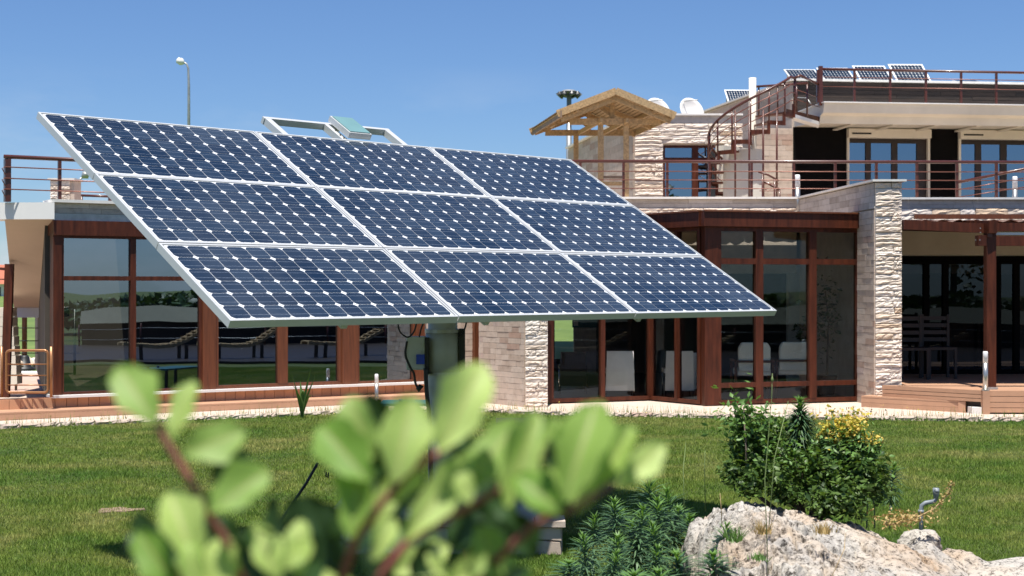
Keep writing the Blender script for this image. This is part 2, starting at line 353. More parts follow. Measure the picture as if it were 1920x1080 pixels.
# shared stone meshes: unit blocks, face towards -Y
def block_mesh(rough, seed, m):
    rng = random.Random(seed); nx, nz = (7, 4) if rough else (1, 1); V = []; Fs = []
    for j in range(nz+1):
        for i in range(nx+1):
            x = i/nx-.5; z = j/nz-.5; edge = i in (0, nx) or j in (0, nz)
            y = -.5
            if rough: y += (.08 if edge else 0)+rng.uniform(-.10, .08)*(0.6 if edge else 1)
            if rough: x += 0 if edge else rng.uniform(-.04, .04); z += 0 if edge else rng.uniform(-.07, .07)
            V.append((x, y, z))
    idx = lambda i, j: j*(nx+1)+i
    for j in range(nz):
        for i in range(nx): Fs.append((idx(i, j), idx(i+1, j), idx(i+1, j+1), idx(i, j+1)))
    ring = [idx(i, 0) for i in range(nx+1)]+[idx(nx, j) for j in range(1, nz+1)]+[idx(i, nz) for i in range(nx-1, -1, -1)]+[idx(0, j) for j in range(nz-1, 0, -1)]
    b = len(V); V += [(V[q][0], .5, V[q][2]) for q in ring]; k = len(ring)
    for q in range(k): Fs.append((ring[q], b+q, b+(q+1) % k, ring[(q+1) % k]))
    me = bpy.data.meshes.new('stone'); me.from_pydata(V, [], Fs); me.materials.append(M[m]); me.update(); return me
BL = {'rough': [block_mesh(True, i, 'rough') for i in range(14)], 'smooth': [block_mesh(False, i, 'smooth') for i in range(2)],
      'smoothgrey': [block_mesh(False, 9, 'smoothgrey')], 'creamd': [block_mesh(False, 11, 'creamd')]}
def stones(part, W, s0, s1, z0, z1, kind, ch, ln, d=.0, depth=.06, hole=None, top=None, name='stone', gap=None, rv=None):
    """courses of separate stones on the face of a wall part"""
    if gap is None: gap = .006 if kind == 'rough' else .003
    if rv is None: rv = .008 if kind == 'rough' else .003
    org = WL[part]; z = z0; cnt = 0; rng = random.Random(int(s0*100+z0*10+ch*1000))
    while z < z1-.02:
        h = min(ch*rng.uniform(.8, 1.22) if kind == 'rough' else ch, z1-z)
        if z1-z-h < .03: h = z1-z
        s = s0
        while s < s1-.01:
            l = min(rng.uniform(*ln), s1-s)
            if s1-s-l < ln[0]*.45: l = s1-s
            segs = [(s, s+l)]
            if hole and z+h > hole[2]+.01 and z < hole[3]-.01:
                segs = [(a, min(b, hole[0])) for a, b in segs if a < hole[0]]+[(max(a, hole[1]), b) for a, b in [(s, s+l)] if b > hole[1]]
            for a, b in segs:
                if b-a < .03: continue
                if top and z+h > top((a+b)/2): continue
                dd = depth+rng.uniform(-rv, rv)
                o = bpy.data.objects.new(name, rng.choice(BL[kind])); COL.objects.link(o); o.parent = part
                o.location = Vector(W.p((a+b)/2, d, z+h/2))-org; o.rotation_euler.z = W.a
                o.scale = (b-a-gap, dd*2, h-gap); cnt += 1
            s += l
        z += h
    return cnt

# ------------------------------------------------------------------ ground
def terrain():
    xs = np.concatenate([np.linspace(-400, -30, 12), np.linspace(-25, 25, 51), np.linspace(30, 400, 12)])
    ys = np.concatenate([np.linspace(-300, -20, 8), np.linspace(-10, 60, 71), np.linspace(70, 900, 20)])
    X, Y = np.meshgrid(xs, ys); Z = np.zeros_like(X)
    m = Y > 30; Z[m] = (np.minimum(Y[m], 110)-30)*.0205
    V = np.stack([X.ravel(), Y.ravel(), Z.ravel()], 1); nx = len(xs)
    i, j = np.meshgrid(np.arange(nx-1), np.arange(len(ys)-1)); a = (j*nx+i).ravel()
    return V, np.stack([a, a+1, a+nx+1, a+nx], 1)
V, Fc = terrain()
# near lawn is trimmed soil-green, beyond the house a meadow
g = structure(npmesh('ground', V, Fc, 'ground', smooth=True)); g.data.materials.append(M['meadow'])
cy = V[Fc].mean(1)[:, 1]; g.data.polygons.foreach_set('material_index', (cy > 29.9).astype(np.int32))

EDGE = [(-14, 14.2), (-6.4, 18.35), (-2.66, 20.35), (-.75, 21.0), (.9, 20.2), (2.4, 19.95), (5.0, 19.55), (14, 18.6)]
def edge_y(x): return np.interp(x, [e[0] for e in EDGE], [e[1] for e in EDGE])
pv = MB(); back = [(14, 29.5), (-14, 29.5)]
pv.prism([(x, y, -.05) for x, y in EDGE]+[(x, y, -.05) for x, y in back], (0, 0, .09))
structure(pv.build('paving', 'paving', loc=(0, 20, 0)))
# ragged low kerb of edging stones along the lawn
kb = thing('paving_edge', (0, 20, 0), 'low ragged stone edging between the lawn and the cream paving', 'kerb')
kme = [block_mesh(True, 30+i, 'smooth') for i in range(6)]; rng = random.Random(3)
for (xa, ya), (xb, yb) in zip(EDGE[1:-1], EDGE[2:]):
    Wk = Line((xa, ya), (xb, yb)); s = 0
    while s < Wk.len:
        l = min(rng.uniform(.18, .45), Wk.len-s)
        o = bpy.data.objects.new('edging_stone', rng.choice(kme)); COL.objects.link(o); o.parent = kb
        o.location = Vector(Wk.p(s+l/2, .04, .02))-WL[kb]; o.rotation_euler.z = Wk.a+rng.uniform(-.05, .05); o.scale = (l-.01, .12, .075); s += l

# ------------------------------------------------------------------ glazing helper
def glazing(par, W, s0, s1, z0, z1, glass, verts=(), horis=(), fw=.06, fd=.10, fm='brown', border=True, d=0):
    """a window part: frame bars, mullions, transoms and separate panes as its sub-parts"""
    win = MB().lbox(W, s0, s1, d-.04, d+fd/2, z0, z0+fw).build('window', fm, par)    # bottom rail carries the others
    if border:
        MB().lbox(W, s0, s1, d-.04, d+fd/2, z1-fw, z1).build('head_rail', fm, win)
        for a in (s0, s1-fw): MB().lbox(W, a, a+fw, d-.04, d+fd/2+.003, z0+fw, z1-fw).build('jamb', fm, win)
    cols = [s0+(fw if border else 0)]+[v for v in verts]+[s1-(fw if border else 0)]
    for c, wd in verts: MB().lbox(W, c-wd/2, c+wd/2, d-.04, d+fd/2+.006, z0+fw, z1-fw).build('mullion', fm, win)
    edges = [(s0+fw)]+[x for c, wd in verts for x in (c-wd/2, c+wd/2)]+[(s1-fw)]
    zed = [z0+fw]+[x for c, wd in horis for x in (c-wd/2, c+wd/2)]+[z1-fw]
    for i in range(0, len(edges), 2):
        for c, wd in horis: MB().lbox(W, edges[i], edges[i+1], d-.04, d+fd/2, c-wd/2, c+wd/2).build('transom', fm, win)
        for j in range(0, len(zed), 2):
            MB().add([W.p(edges[i], d, zed[j]), W.p(edges[i+1], d, zed[j]), W.p(edges[i+1], d, zed[j+1]), W.p(edges[i], d, zed[j+1])], [(0, 1, 2, 3)]).build('pane', glass, win)
    return win

# ------------------------------------------------------------------ left glazed wing
W1 = Line((-6.17, 19.85), (-1.35, 22.8))
wing = thing('glazed_wing', (-6.17, 19.85, 0), 'long low wing with tall brown framed windows behind the left of the array', 'building')
sE = W1.s(792); s905 = W1.s(905)
ZB = .31; ZT = 2.46; ZBEAM = 2.66
def wp(px): return W1.s(px)
# posts and bays measured along the wing
posts = [(97, 113), (377, 401), (638, 667), (775, 792)]
for a, b in posts: MB().lbox(W1, wp(a), wp(b), -.10, .08, ZB, ZT).build('post', 'brown_light' if a > 300 else 'brown', wing)
MB().lbox(W1, wp(97), s905, -.22, .11, ZT, ZBEAM).build('fascia_beam', 'brown', wing)
tz = W1.z(522, wp(200))
def wbay(a, b, muls, inset=False):
    glazing(wing, W1, wp(a), wp(b), ZB, ZT, 'glass_l', [(wp((m0+m1)/2), wp(m1)-wp(m0)) for m0, m1 in muls], [(tz, .06)], fw=.035 if not inset else .05, fm='brown_light' if a > 300 else 'brown')
wbay(113, 377, [(243, 253)]); wbay(401, 638, [(519, 537)], True); wbay(667, 775, [])
MB().lbox(W1, wp(95), s905, -.25, .14, ZB-.035, ZB).build('sill', 'white', wing)
# stone return between the last window and the fin wall
sw = MB().lbox(W1, wp(792), wp(887), -.30, -.05, 0, ZT).build('stone_return', 'mortar', wing)
stones(sw, W1, wp(792), wp(887), .04, ZT, 'smooth', .09, (.14, .4), d=-.05, depth=.03)
MB().lbox(W1, wp(887), s905, -.15, .06, .04, ZT).build('post', 'brown_light', wing)
# flat parapet over the beam
MB().lbox(W1, wp(97), s905+.3, -.20, .06, ZBEAM, 2.755).build('gutter', 'galv', wing)
pw = MB().lbox(W1, wp(95), s905+.3, -.30, .03, 2.755, 2.90).build('parapet', 'mortar', wing)
stones(pw, W1, wp(95), s905+.3, 2.757, 2.895, 'smoothgrey', .07, (.3, .7), d=.03, depth=.03)
MB().lbox(W1, wp(93), s905+.3, -.36, .13, 2.90, 2.94).build('coping', 'coping', wing)
box_roof = MB().prism([W1.p(wp(95), -.3, 2.66), W1.p(s905, -.3, 2.66), (-.75, 29, 2.66), (-7.6, 29, 2.66)], (0, 0, .22)).build('roof', 'tan', wing)
# room behind the glass
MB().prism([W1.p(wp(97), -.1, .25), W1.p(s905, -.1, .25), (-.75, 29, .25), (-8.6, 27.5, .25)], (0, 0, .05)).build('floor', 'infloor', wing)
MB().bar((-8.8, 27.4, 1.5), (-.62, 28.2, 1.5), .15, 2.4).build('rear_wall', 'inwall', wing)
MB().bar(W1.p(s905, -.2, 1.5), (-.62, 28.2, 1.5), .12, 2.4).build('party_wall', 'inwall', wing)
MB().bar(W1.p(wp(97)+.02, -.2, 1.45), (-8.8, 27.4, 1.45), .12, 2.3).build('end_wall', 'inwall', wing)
# decking skirt: upright boards, then a long step in planks
s = wp(60)-.9; i = 0
sk = MB().lbox(W1, s, s905, -.2, -.02, 0.02, ZB-.037).build('skirt', 'brown', wing)
while s < s905-.02:
    l = min(.15, s905-s); MB().lbox(W1, s+.003, s+l-.003, -.018, .02+random.uniform(0, .003), .12, ZB-.037).build('skirt_board', 'deckv', wing); s += l
st = thing('timber_step', W1.p(2, .3, 0), 'long low timber plank step running below the windows of the left glazed wing', 'step')
for k, (d0, d1, z0, z1) in enumerate([(.02, .26, .115, .14), (.26, .50, .115, .14), (.485, .51, .045, .112)]):
    s = wp(40)-1
    while s < s905-.6:
        l = min(2.4+.2*k, s905-.6-s); MB().lbox(W1, s+.002, s+l-.002, d0+.003, d1-.003, z0, z1).build('plank', 'deck', st); s += l

# ------------------------------------------------------------------ balcony slab and outside stair, far left
bal = thing('balcony_stair', (-6.5, 19.6, 0), 'white balcony slab over a tan sloping stair soffit at the left end of the wing', 'staircase')
MB().prism([(-6.86, 19.75, 2.67), W1.p(-.03, .16, 2.67), W1.p(-.03, -.5, 2.67), (-7.2, 20.3, 2.67)], (0, 0, .225)).build('balcony_slab', 'white', bal)
a0, a1 = at(9, 411, 19.75), at(98, 411, 19.75); b0, b1 = at(26, 577, 24), at(99, 577, 24)
MB().hexa([a0, a1, b1, b0, a0+Vector((0, 0, .0))+Vector((0, .3, .0)), a1+Vector((0, .3, 0)), b1+Vector((0, .25, .35)), b0+Vector((0, .25, .35))]).build('stair_soffit', 'tan', bal)
MB().hexa([b0-Vector((0, 0, .16)), b1-Vector((0, 0, .16)), b1+Vector((0, .9, -.16)), b0+Vector((0, .9, -.16)), b0-Vector((0, 0, .002)), b1-Vector((0, 0, .002)), b1+Vector((0, .9, 0)), b0+Vector((0, .9, 0))]).build('landing', 'white', bal)
# sloping hand rail and side wall running down at the frame edge
stw = thing('stair_flank', (-7.0, 20.5, 0), 'pale banded flank wall and brown sloping stringer at the far left edge', 'wall')
f0 = at(-60, 700, 23)
for k in range(8):
    z0 = .25+k*.15; x1 = -7.72-.012*k
    MB().box(-9.6, x1, 23.0, 23.25, z0, z0+.144).build('cladding_course', 'cream', stw)
bar('stringer', 'brown', stw, at(10, 745, 21.5), at(18, 495, 21.5), .07, .12)
bar('handrail', 'rail', stw, at(-60, 500, 21.6), at(18, 505, 21.6), .04)
bar('rail', 'railthin', stw, at(-60, 522, 21.6), at(17, 524, 21.6), .018)

def railing(name, label, W, s0, s1, zb, zt, rails, posts, pr=.022, rr=.028, thin=.009, d=0, group=None, mat_='rail'):
    t = thing(name, W.p(s0, d, zb), label, 'railing', group)
    for s in posts: MB().lbox(W, s-pr, s+pr, d-pr, d+pr, zb, zt-.02).build('post', mat_, t)
    tube('handrail', mat_, t, [W.p(s0, d, zt), W.p(s1, d, zt)], rr)
    for z in rails: tube('rail', 'railthin', t, [W.p(s0, d+pr+.008, z), W.p(s1, d+pr+.008, z)], thin, 6)
    return t
zt = 3.50
rl = railing('railing', 'dark brown roof railing at the far left, before the small stone pier', W1, wp(11), wp(470), 2.90, zt, [3.36, 3.21, 3.065], [wp(21), wp(116), wp(211), wp(300), wp(390)], d=-.12)
MB().lbox(W1, wp(13), wp(23), -.2, -.1, 2.9, zt-.03).build('corner_post', 'rail', rl)
for z in (3.36, 3.21, 3.065):
    tube('rail_bracket', 'railthin', rl, [W1.p(wp(13), -.1, z), W1.p(wp(7), -.1, z-.02), W1.p(wp(13), -.1, z-.10)], .007, 6)
ra = at(143, 366, 24); rb = at(222, 369, 24)
r2 = thing('railing', ra, 'short lower piece of brown railing behind the stone pier on the left roof', 'railing')
tube('handrail', 'rail', r2, [ra, rb], .02)
for q in (153, 208): p = at(q, 368, 24); tube('post', 'rail', r2, [p, p-Vector((0, 0, .35))], .018)
# small stone pier on the roof
pa = at(92, 376, 22.5)
pier = thing('stone_pier', pa, 'small square stone chimney pier on the roof behind the far left railing', 'pier')
pxa, pxb = at(95, 0, 22.5).x, at(132, 0, 22.5).x; ptop = at(0, 338, 22.5).z
core = box('core', 'mortar', pier, pxa, pxb, 22.5, 22.85, 2.88, ptop)
Wp = Line((pxa, 22.5), (pxb, 22.5)); stones(core, Wp, 0, Wp.len, 2.89, ptop-.01, 'rough', .07, (.12, .2), depth=.03)
Wp2 = Line((pxb, 22.5), (pxb+.03, 22.85)); box('side_slab', 'smooth', pier, pxb, pxb+.06, 22.5, 22.85, 2.88, ptop-.002)
box('cap', 'coping', pier, pxa-.03, pxb+.08, 22.44, 22.9, ptop, ptop+.03)

# gate, fence, lamp, stones seen below the stair
gy = 19.55
gate = thing('gate', at(50, 742, gy), 'small bronze coloured gate with rounded corners at the left end of the deck', 'gate')
def rrect(x0, x1, z0, z1, y, r, n=5):
    P = []
    for cx, cz, a in ((x1-r, z1-r, 0), (x0+r, z1-r, 90), (x0+r, z0+r, 180), (x1-r, z0+r, 270)):
        for k in range(n+1): P.append((cx+r*math.cos(R(a+90*k/n)), y, cz+r*math.sin(R(a+90*k/n))))
    return P+[P[0], P[1]]
gx0, gx1 = at(12, 0, gy).x, at(90, 0, gy).x; gz0, gz1 = at(0, 736, gy).z, at(0, 657, gy).z
tube('gate_frame', 'goldrail', gate, rrect(gx0, gx1, gz0, gz1, gy, .05), .017, caps=False) if False else MB().tube(rrect(gx0, gx1, gz0, gz1, gy, .05), .017, 8, False).build('gate_frame', 'goldrail', gate, smooth=True)
for z in (683, 704, 722): zz = at(0, z, gy).z; tube('gate_rail', 'goldrail', gate, [(gx0, gy, zz), (gx1, gy, zz)], .009, 6)
for q in (3, 96): p = at(q, 742, gy); tube('gate_post', 'goldrail', gate, [(p.x, gy, .3), (p.x, gy, at(0, 650, gy).z)], .02)
fn = thing('fence', at(60, 740, 24.5), 'thin black wire fence with upright posts seen behind the bronze gate', 'fence')
for q in (-30, 30, 88, 140): p = at(q, 0, 24.5); tube('post', 'darkpost', fn, [(p.x, 24.5, 0), (p.x, 24.5, 1.4)], .022)
for z in (615, 639, 662, 683, 705): zz = at(0, z, 24.5).z; tube('rail', 'darkpost', fn, [at(-40, z, 24.5), at(150, z, 24.5)], .009, 6)
lp = thing('lamp_post', (at(46, 0, 31).x, 31, .02), 'dark red lamp post with black moulded foot on the grass behind the gate', 'lamp post')
lx = WL[lp].x
tube('pole', 'brown', lp, [(lx, 31, .1), (lx, 31, 3.0)], .055)
MB().tube([(lx, 31, .0), (lx, 31, .08), (lx, 31, .1), (lx, 31, .3), (lx, 31, .34)], [.24, .22, .14, .10, .07], 12).build('foot', 'black', lp, smooth=True)
MB().tube([(lx, 31, 2.95), (lx, 31, 3.0), (lx, 31, 3.3), (lx, 31, 3.42)], [.06, .16, .2, .04], 12).build('lantern', 'bollardtop', lp, smooth=True)
rng = random.Random(5)
def pebble(seed):
    bm = MB(); r_ = random.Random(seed); import bmesh
    b = bmesh.new(); bmesh.ops.create_icosphere(b, subdivisions=2, radius=1)
    for v in b.verts: v.co *= 1+.35*noise.noise(v.co*1.3+Vector((seed*7.1, 0, 0)))
    me = bpy.data.meshes.new('boulder'); b.to_mesh(me); b.free(); me.materials.append(M['rough']); return me
PB = [pebble(i) for i in range(5)]
for k in range(9):
    x = at(15+k*11, 0, 31.5).x
    o = bpy.data.objects.new('boulder', PB[k % 5]); COL.objects.link(o); o.location = (x, 31.5+rng.uniform(-.6, .6), .12); s_ = rng.uniform(.13, .22); o.scale = (s_, s_, s_*.8); o.rotation_euler = (0, 0, k)
    tag(o, 'cream boulder in the row bordering the grass behind the bronze gate', 'boulder', 'boulders bordering the grass behind the gate')
structure(MB().box(-14, -6.2, 29.5, 30.2, -.02, .05).build('kerb', 'white', loc=(-10, 29.8, 0)))
structure(MB().prism([(-14, 23.5, .03), (-7.0, 23.5, .03), (-7.6, 29.45, .03), (-14, 29.45, .03)], (0, 0, .018)).build('path', 'pavingpink', loc=(-10, 26, 0)))

# far house by the left edge
fh = thing('far_house', (-33, 92, 1.2), 'distant white house with a red tiled roof at the far left edge', 'house')
box('wall', 'white', fh, -38, -31.6, 92, 98, 1.0, 2.0)
MB().prism([(-38.4, 91.6, 2.0), (-31.2, 91.6, 2.0), (-31.2, 95, 3.1), (-38.4, 95, 3.1)], (0, .2, .15)).build('roof', 'tile', fh)
for x in (-36, -34.4, -33.2, -32.2): box('window', 'indark', fh, x-.3, x+.3, 91.95, 92.0, 1.2, 1.8)

# ------------------------------------------------------------------ stone fin wall (centre)
fin = thing('fin_wall', (.2, 21.2, 0), 'stone end wall between the two glazed wings, smooth on its left side and rough on its front edge', 'wall')
fx0, fx1 = .2, .50
core = MB().prism([(.2, 21.24, 0), (.49, 21.24, 0), (.3, 22.6, 0), (-.5, 22.3, 0)], (0, 0, 2.86)).build('core', 'mortar', fin)
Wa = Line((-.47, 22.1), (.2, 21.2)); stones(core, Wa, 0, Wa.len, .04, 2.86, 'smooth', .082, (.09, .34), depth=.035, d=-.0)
Wb = Line((.19, 21.2), (.515, 21.2)); stones(core, Wb, 0, Wb.len, .04, 2.86, 'rough', .072, (.14, .33), depth=.05)
sh = core

# ------------------------------------------------------------------ glazed bay
P0, P1, P2, P3 = (.545, 21.78), (2.10, 22.4), (2.83, 21.38), (5.27, 22.2)
bay = thing('glazed_bay', (2.83, 21.38, 0), 'angled brown framed glass bay between the centre fin wall and the right stone pillar', 'building')
A = Line(P0, P1); B = Line(P1, P2); C = Line(P2, P3); BZ0, BZ1 = .06, 2.64
RZ = [(2.14, .085), (.335, .07)]
glazing(bay, A, 0, A.len, BZ0, BZ1, 'glass_b', [(A.s(1128), .07)], [], fw=.055)
glazing(bay, B, 0.02, B.len-.1, BZ0, BZ1, 'glass_b', [(B.s(1272), .06)], [RZ[0]], fw=.055)
glazing(bay, C, .14, C.len-.06, BZ0, BZ1, 'glass_b', [(C.s(1421), .12), (C.s(1521), .12)], RZ, fw=.06)
MB().prism([C.p(-.06, .05, .05), C.p(.15, .06, .05), C.p(.15, -.09, .05), (2.70, 21.58, .05)], (0, 0, 2.59)).build('corner_post', 'brown', bay)
MB().lbox(C, C.len-.07, C.len+.05, -.1, .10, .05, 2.64).build('end_post', 'brown', bay)
MB().lbox(A, -.06, .0, -.1, .06, .05, 2.64).build('end_post', 'brown', bay)
for W_, a, b in ((A, -.08, A.len), (B, -.05, B.len-.02), (C, -.12, C.len+.05)):
    MB().lbox(W_, a, b, -.12, .14 if W_ is not A else .05, 2.642, 2.85).build('fascia_beam', 'brown', bay)
    MB().lbox(W_, a, b, -.14, .165 if W_ is not A else .06, 2.852, 2.875).build('roof_trim', 'brown_light', bay)
MB().prism([A.p(0, 0, 2.70), A.p(A.len, 0, 2.70), C.p(0, 0, 2.70), C.p(C.len, 0, 2.70), (5.2, 25.3, 2.70), (-.3, 25.3, 2.70)], (0, 0, .14)).build('roof', 'tan', bay)
# room behind: floor, ceiling, rear wall with an opening onto the meadow, white column
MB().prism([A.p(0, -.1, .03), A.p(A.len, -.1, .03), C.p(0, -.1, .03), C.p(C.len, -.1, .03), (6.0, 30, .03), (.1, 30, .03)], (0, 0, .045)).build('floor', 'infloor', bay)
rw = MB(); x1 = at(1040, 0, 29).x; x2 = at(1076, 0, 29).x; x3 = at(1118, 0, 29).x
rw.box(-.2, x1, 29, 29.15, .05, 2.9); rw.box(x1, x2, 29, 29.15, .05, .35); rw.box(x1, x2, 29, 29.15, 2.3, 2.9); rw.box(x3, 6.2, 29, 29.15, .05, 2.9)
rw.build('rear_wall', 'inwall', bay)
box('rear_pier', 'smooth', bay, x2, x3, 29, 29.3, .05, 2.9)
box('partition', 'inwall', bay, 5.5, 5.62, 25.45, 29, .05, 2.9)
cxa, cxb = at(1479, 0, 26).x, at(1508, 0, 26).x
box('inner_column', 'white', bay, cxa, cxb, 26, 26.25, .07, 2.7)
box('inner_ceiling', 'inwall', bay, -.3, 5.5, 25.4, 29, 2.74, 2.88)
sg = thing('sign_board', (at(1096, 0, 28.6).x, 28.6, 1.2), 'dark teal sign with white print seen through the glass beside the centre fin wall', 'sign')
sxa, sxb = at(1073, 0, 28.6).x, at(1119, 0, 28.6).x
box('board', 'tealsign', sg, sxa, sxb, 28.6, 28.63, at(0, 614, 28.6).z, at(0, 585, 28.6).z)
for q in range(3):
    xx = sxa+.02+q*.045; box('print_mark', 'white', sg, xx, xx+.025, 28.59, 28.598, at(0, 597, 28.6).z, at(0, 592, 28.6).z)
xx = sxa+.02; box('print_mark', 'white', sg, xx, xx+.09, 28.59, 28.598, at(0, 611, 28.6).z, at(0, 602, 28.6).z)
pp = at(1052, 650, 27.9)
# ------------------------------------------------------------------ right pillar with its receding side
pil = thing('stone_pillar', (5.26, 21.3, 0), 'tall cream stone pillar between glass bay and pergola, rough front, smooth left side', 'pillar')
PT = 3.30
core = MB().prism([(5.27, 21.35, 0), (5.60, 21.35, 0), (5.55, 25.5, 0), (4.97, 25.5, 0)], (0, 0, PT-.02)).build('core', 'mortar', pil)
Wf = Line((5.245, 21.32), (5.625, 21.32)); stones(core, Wf, 0, Wf.len, .04, PT-.03, 'rough', .074, (.22, .40), depth=.055)
Wl = Line((4.955, 25.4), (5.255, 21.3))
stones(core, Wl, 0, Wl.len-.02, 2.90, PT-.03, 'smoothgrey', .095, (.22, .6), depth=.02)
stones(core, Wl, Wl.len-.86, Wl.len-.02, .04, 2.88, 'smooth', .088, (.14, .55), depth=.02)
MB().prism([(5.19, 21.22, PT-.015), (5.68, 21.22, PT-.015), (5.65, 25.5, PT-.015), (4.88, 25.5, PT-.015)], (0, 0, .03)).build('coping', 'coping', pil)

# ------------------------------------------------------------------ terrace parapet
def parapet(name, label, xa, xb, Y, hole=None):
    t = thing(name, (xa, Y, 0), label, 'wall'); W = Line((xa, Y), (xb, Y))
    c = MB().lbox(W, 0, W.len, -.3, 0, 2.0, 3.28).build('core', 'mortar', t)
    stones(c, W, 0, W.len, 3.13, 3.275, 'smoothgrey', .073, (.3, .8), depth=.025, d=0)
    stones(c, W, 0, W.len, 2.72, 3.125, 'rough', .10, (.25, .6), depth=.055, d=0)
    s = 0
    while s < W.len: l = min(1.2, W.len-s); MB().lbox(W, s+.002, s+l-.002, -.34, .10, 3.28, 3.315).build('coping_slab', 'coping', t); s += l
    return t
parapet('terrace_parapet', 'stone parapet with white coping under the terrace railing, left of the right pillar', -.6, 4.90, 25.4)
parapet('terrace_parapet', 'stone parapet with white coping above the pergola, right of the tall pillar', 5.66, 12.5, 25.55)
structure(MB().box(-.5, 14, 25.7, 41, 2.90, 3.0).build('terrace_floor', 'paving', loc=(5, 30, 3)))
Wr = Line((-.2, 25.75), (12.6, 26.05))
rp = [Wr.s(q) for q in (1010, 1088, 1169, 1251, 1330, 1409, 1488, 1566, 1643, 1719, 1794, 1868, 1944, 2020)]
railing('railing', 'long terrace railing in front of the spiral stair and upper windows', Wr, .1, 12.3, 3.30, 3.965, [3.79, 3.64, 3.49], rp)
# second railing leaning up to the right on the terrace
sr = thing('stair_rail', at(1795, 345, 27.5), 'sloping brown handrail rising to the right on the terrace by the right windows', 'railing')
tube('handrail', 'rail', sr, [at(1795, 342, 27.5), at(1925, 316, 27.5), at(2000, 300, 27.5)], .026)
for k in (1, 2): tube('rail', 'railthin', sr, [at(1795, 342+14*k, 27.5), at(1925, 316+17*k, 27.5)], .009, 6)
tube('post', 'rail', sr, [at(1868, 330, 27.5), Vector((at(1868, 0, 27.5).x, 27.5, 3.0))], .02); tube('post', 'rail', sr, [at(1930, 318, 27.5), Vector((at(1930, 0, 27.5).x, 27.5, 3.0))], .02)

# ------------------------------------------------------------------ annex on the terrace
AY = 31.5; ax0, ax1 = at(1190, 0, AY).x, at(1392, 0, AY).x; AT = at(0, 232, AY).z
ann = thing('stone_annex', (ax0, AY, 3), 'cream stone roof room with rough front and brown window, behind the timber shelter', 'building')
Wf = Line((ax0, AY), (ax1, AY)); wx0, wx1 = Wf.s(1243), Wf.s(1357); wz1 = at(0, 272, AY).z
AC = AT+.17
core = MB(); core.lbox(Wf, 0, wx0, -.3, 0, 3, AC); core.lbox(Wf, wx1, Wf.len, -.3, 0, 3, AC); core.lbox(Wf, wx0, wx1, -.3, 0, wz1, AC)
core = core.build('front_wall', 'mortar', ann)
stones(core, Wf, 0, Wf.len, 3.0, AT, 'rough', .08, (.35, .9), depth=.06, hole=(wx0, wx1, 0, wz1), gap=.008, rv=.012)
stones(core, Wf, 0, Wf.len, AT+.004, AC-.005, 'smoothgrey', .17, (.4, .9), depth=.03)
Ws = Line((1.50, 39), (ax0, AY)); side = MB().lbox(Ws, 0, Ws.len, -.3, 0, 3, AC).build('side_wall', 'mortar', ann)
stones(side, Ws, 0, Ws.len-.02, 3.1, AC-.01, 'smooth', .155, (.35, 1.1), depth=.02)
MB().lbox(Wf, -.08, Wf.len, -.4, .09, AC, AC+.04).build('coping', 'coping', ann)
MB().lbox(Ws, 0, Ws.len-.05, -.4, .10, AC+.002, AC+.043).build('coping', 'coping', ann)
MB().prism([(ax0+.1, AY+.2, AC-.3), (ax1, AY+.2, AC-.3), (ax1, 39, AC-.3), (1.7, 39, AC-.3)], (0, 0, .1)).build('roof', 'tan', ann)
box('inner_wall', 'inwall', ann, ax0+.3, ax1, AY+2, AY+2.1, 3, AC-.3)
tzz = at(0, 299, AY).z
glazing(ann, Wf, wx0, wx1, 3.0, wz1, 'glass_u', [(Wf.s(1304), .13)], [(tzz, .09)], fw=.05, d=-.1)
def dish(px, py, Y, r, label, tilt):
    t = thing('satellite_dish', at(px, 222, Y), label, 'satellite dish', 'satellite dishes on the roof room'); c = at(px, py, Y)
    nrm = Vector((math.sin(tilt)*.9, -.8, .35)).normalized(); u = nrm.orthogonal().normalized(); v = nrm.cross(u)
    mb = MB(); rings = 5; n = 28; mb.v.append(tuple(c-nrm*.09))
    for q in range(1, rings+1):
        for k in range(n):
            a = 2*math.pi*k/n; rr = r*q/rings; mb.v.append(tuple(c+u*rr*math.cos(a)+v*rr*math.sin(a)-nrm*(.09*(1-(q/rings)**2))))
    for k in range(n): mb.f.append((0, 1+k, 1+(k+1) % n))
    for q in range(rings-1):
        for k in range(n): a = 1+q*n; mb.f.append((a+k, a+n+k, a+n+(k+1) % n, a+(k+1) % n))
    o = mb.build('reflector', 'white', t, smooth=True); so = o.modifiers.new('thick', 'SOLIDIFY'); so.thickness = .012
    tube('mount', 'galv', t, [c-nrm*.1, c-nrm*.2-Vector((0, 0, .1)), Vector((c.x, c.y+.2, AC-.2))], .02)
    tube('feed_arm', 'galv', t, [c-v*r*.9, c+nrm*.35-v*.1], .012, 6); return t
dish(1298, 207, 33.5, .32, 'white satellite dish on the roof room, nearer the spiral stair', .5)
dish(1234, 207, 33.5, .32, 'white satellite dish half hidden behind the timber shelter roof', .45)
p_ = at(1212, 232, 33)

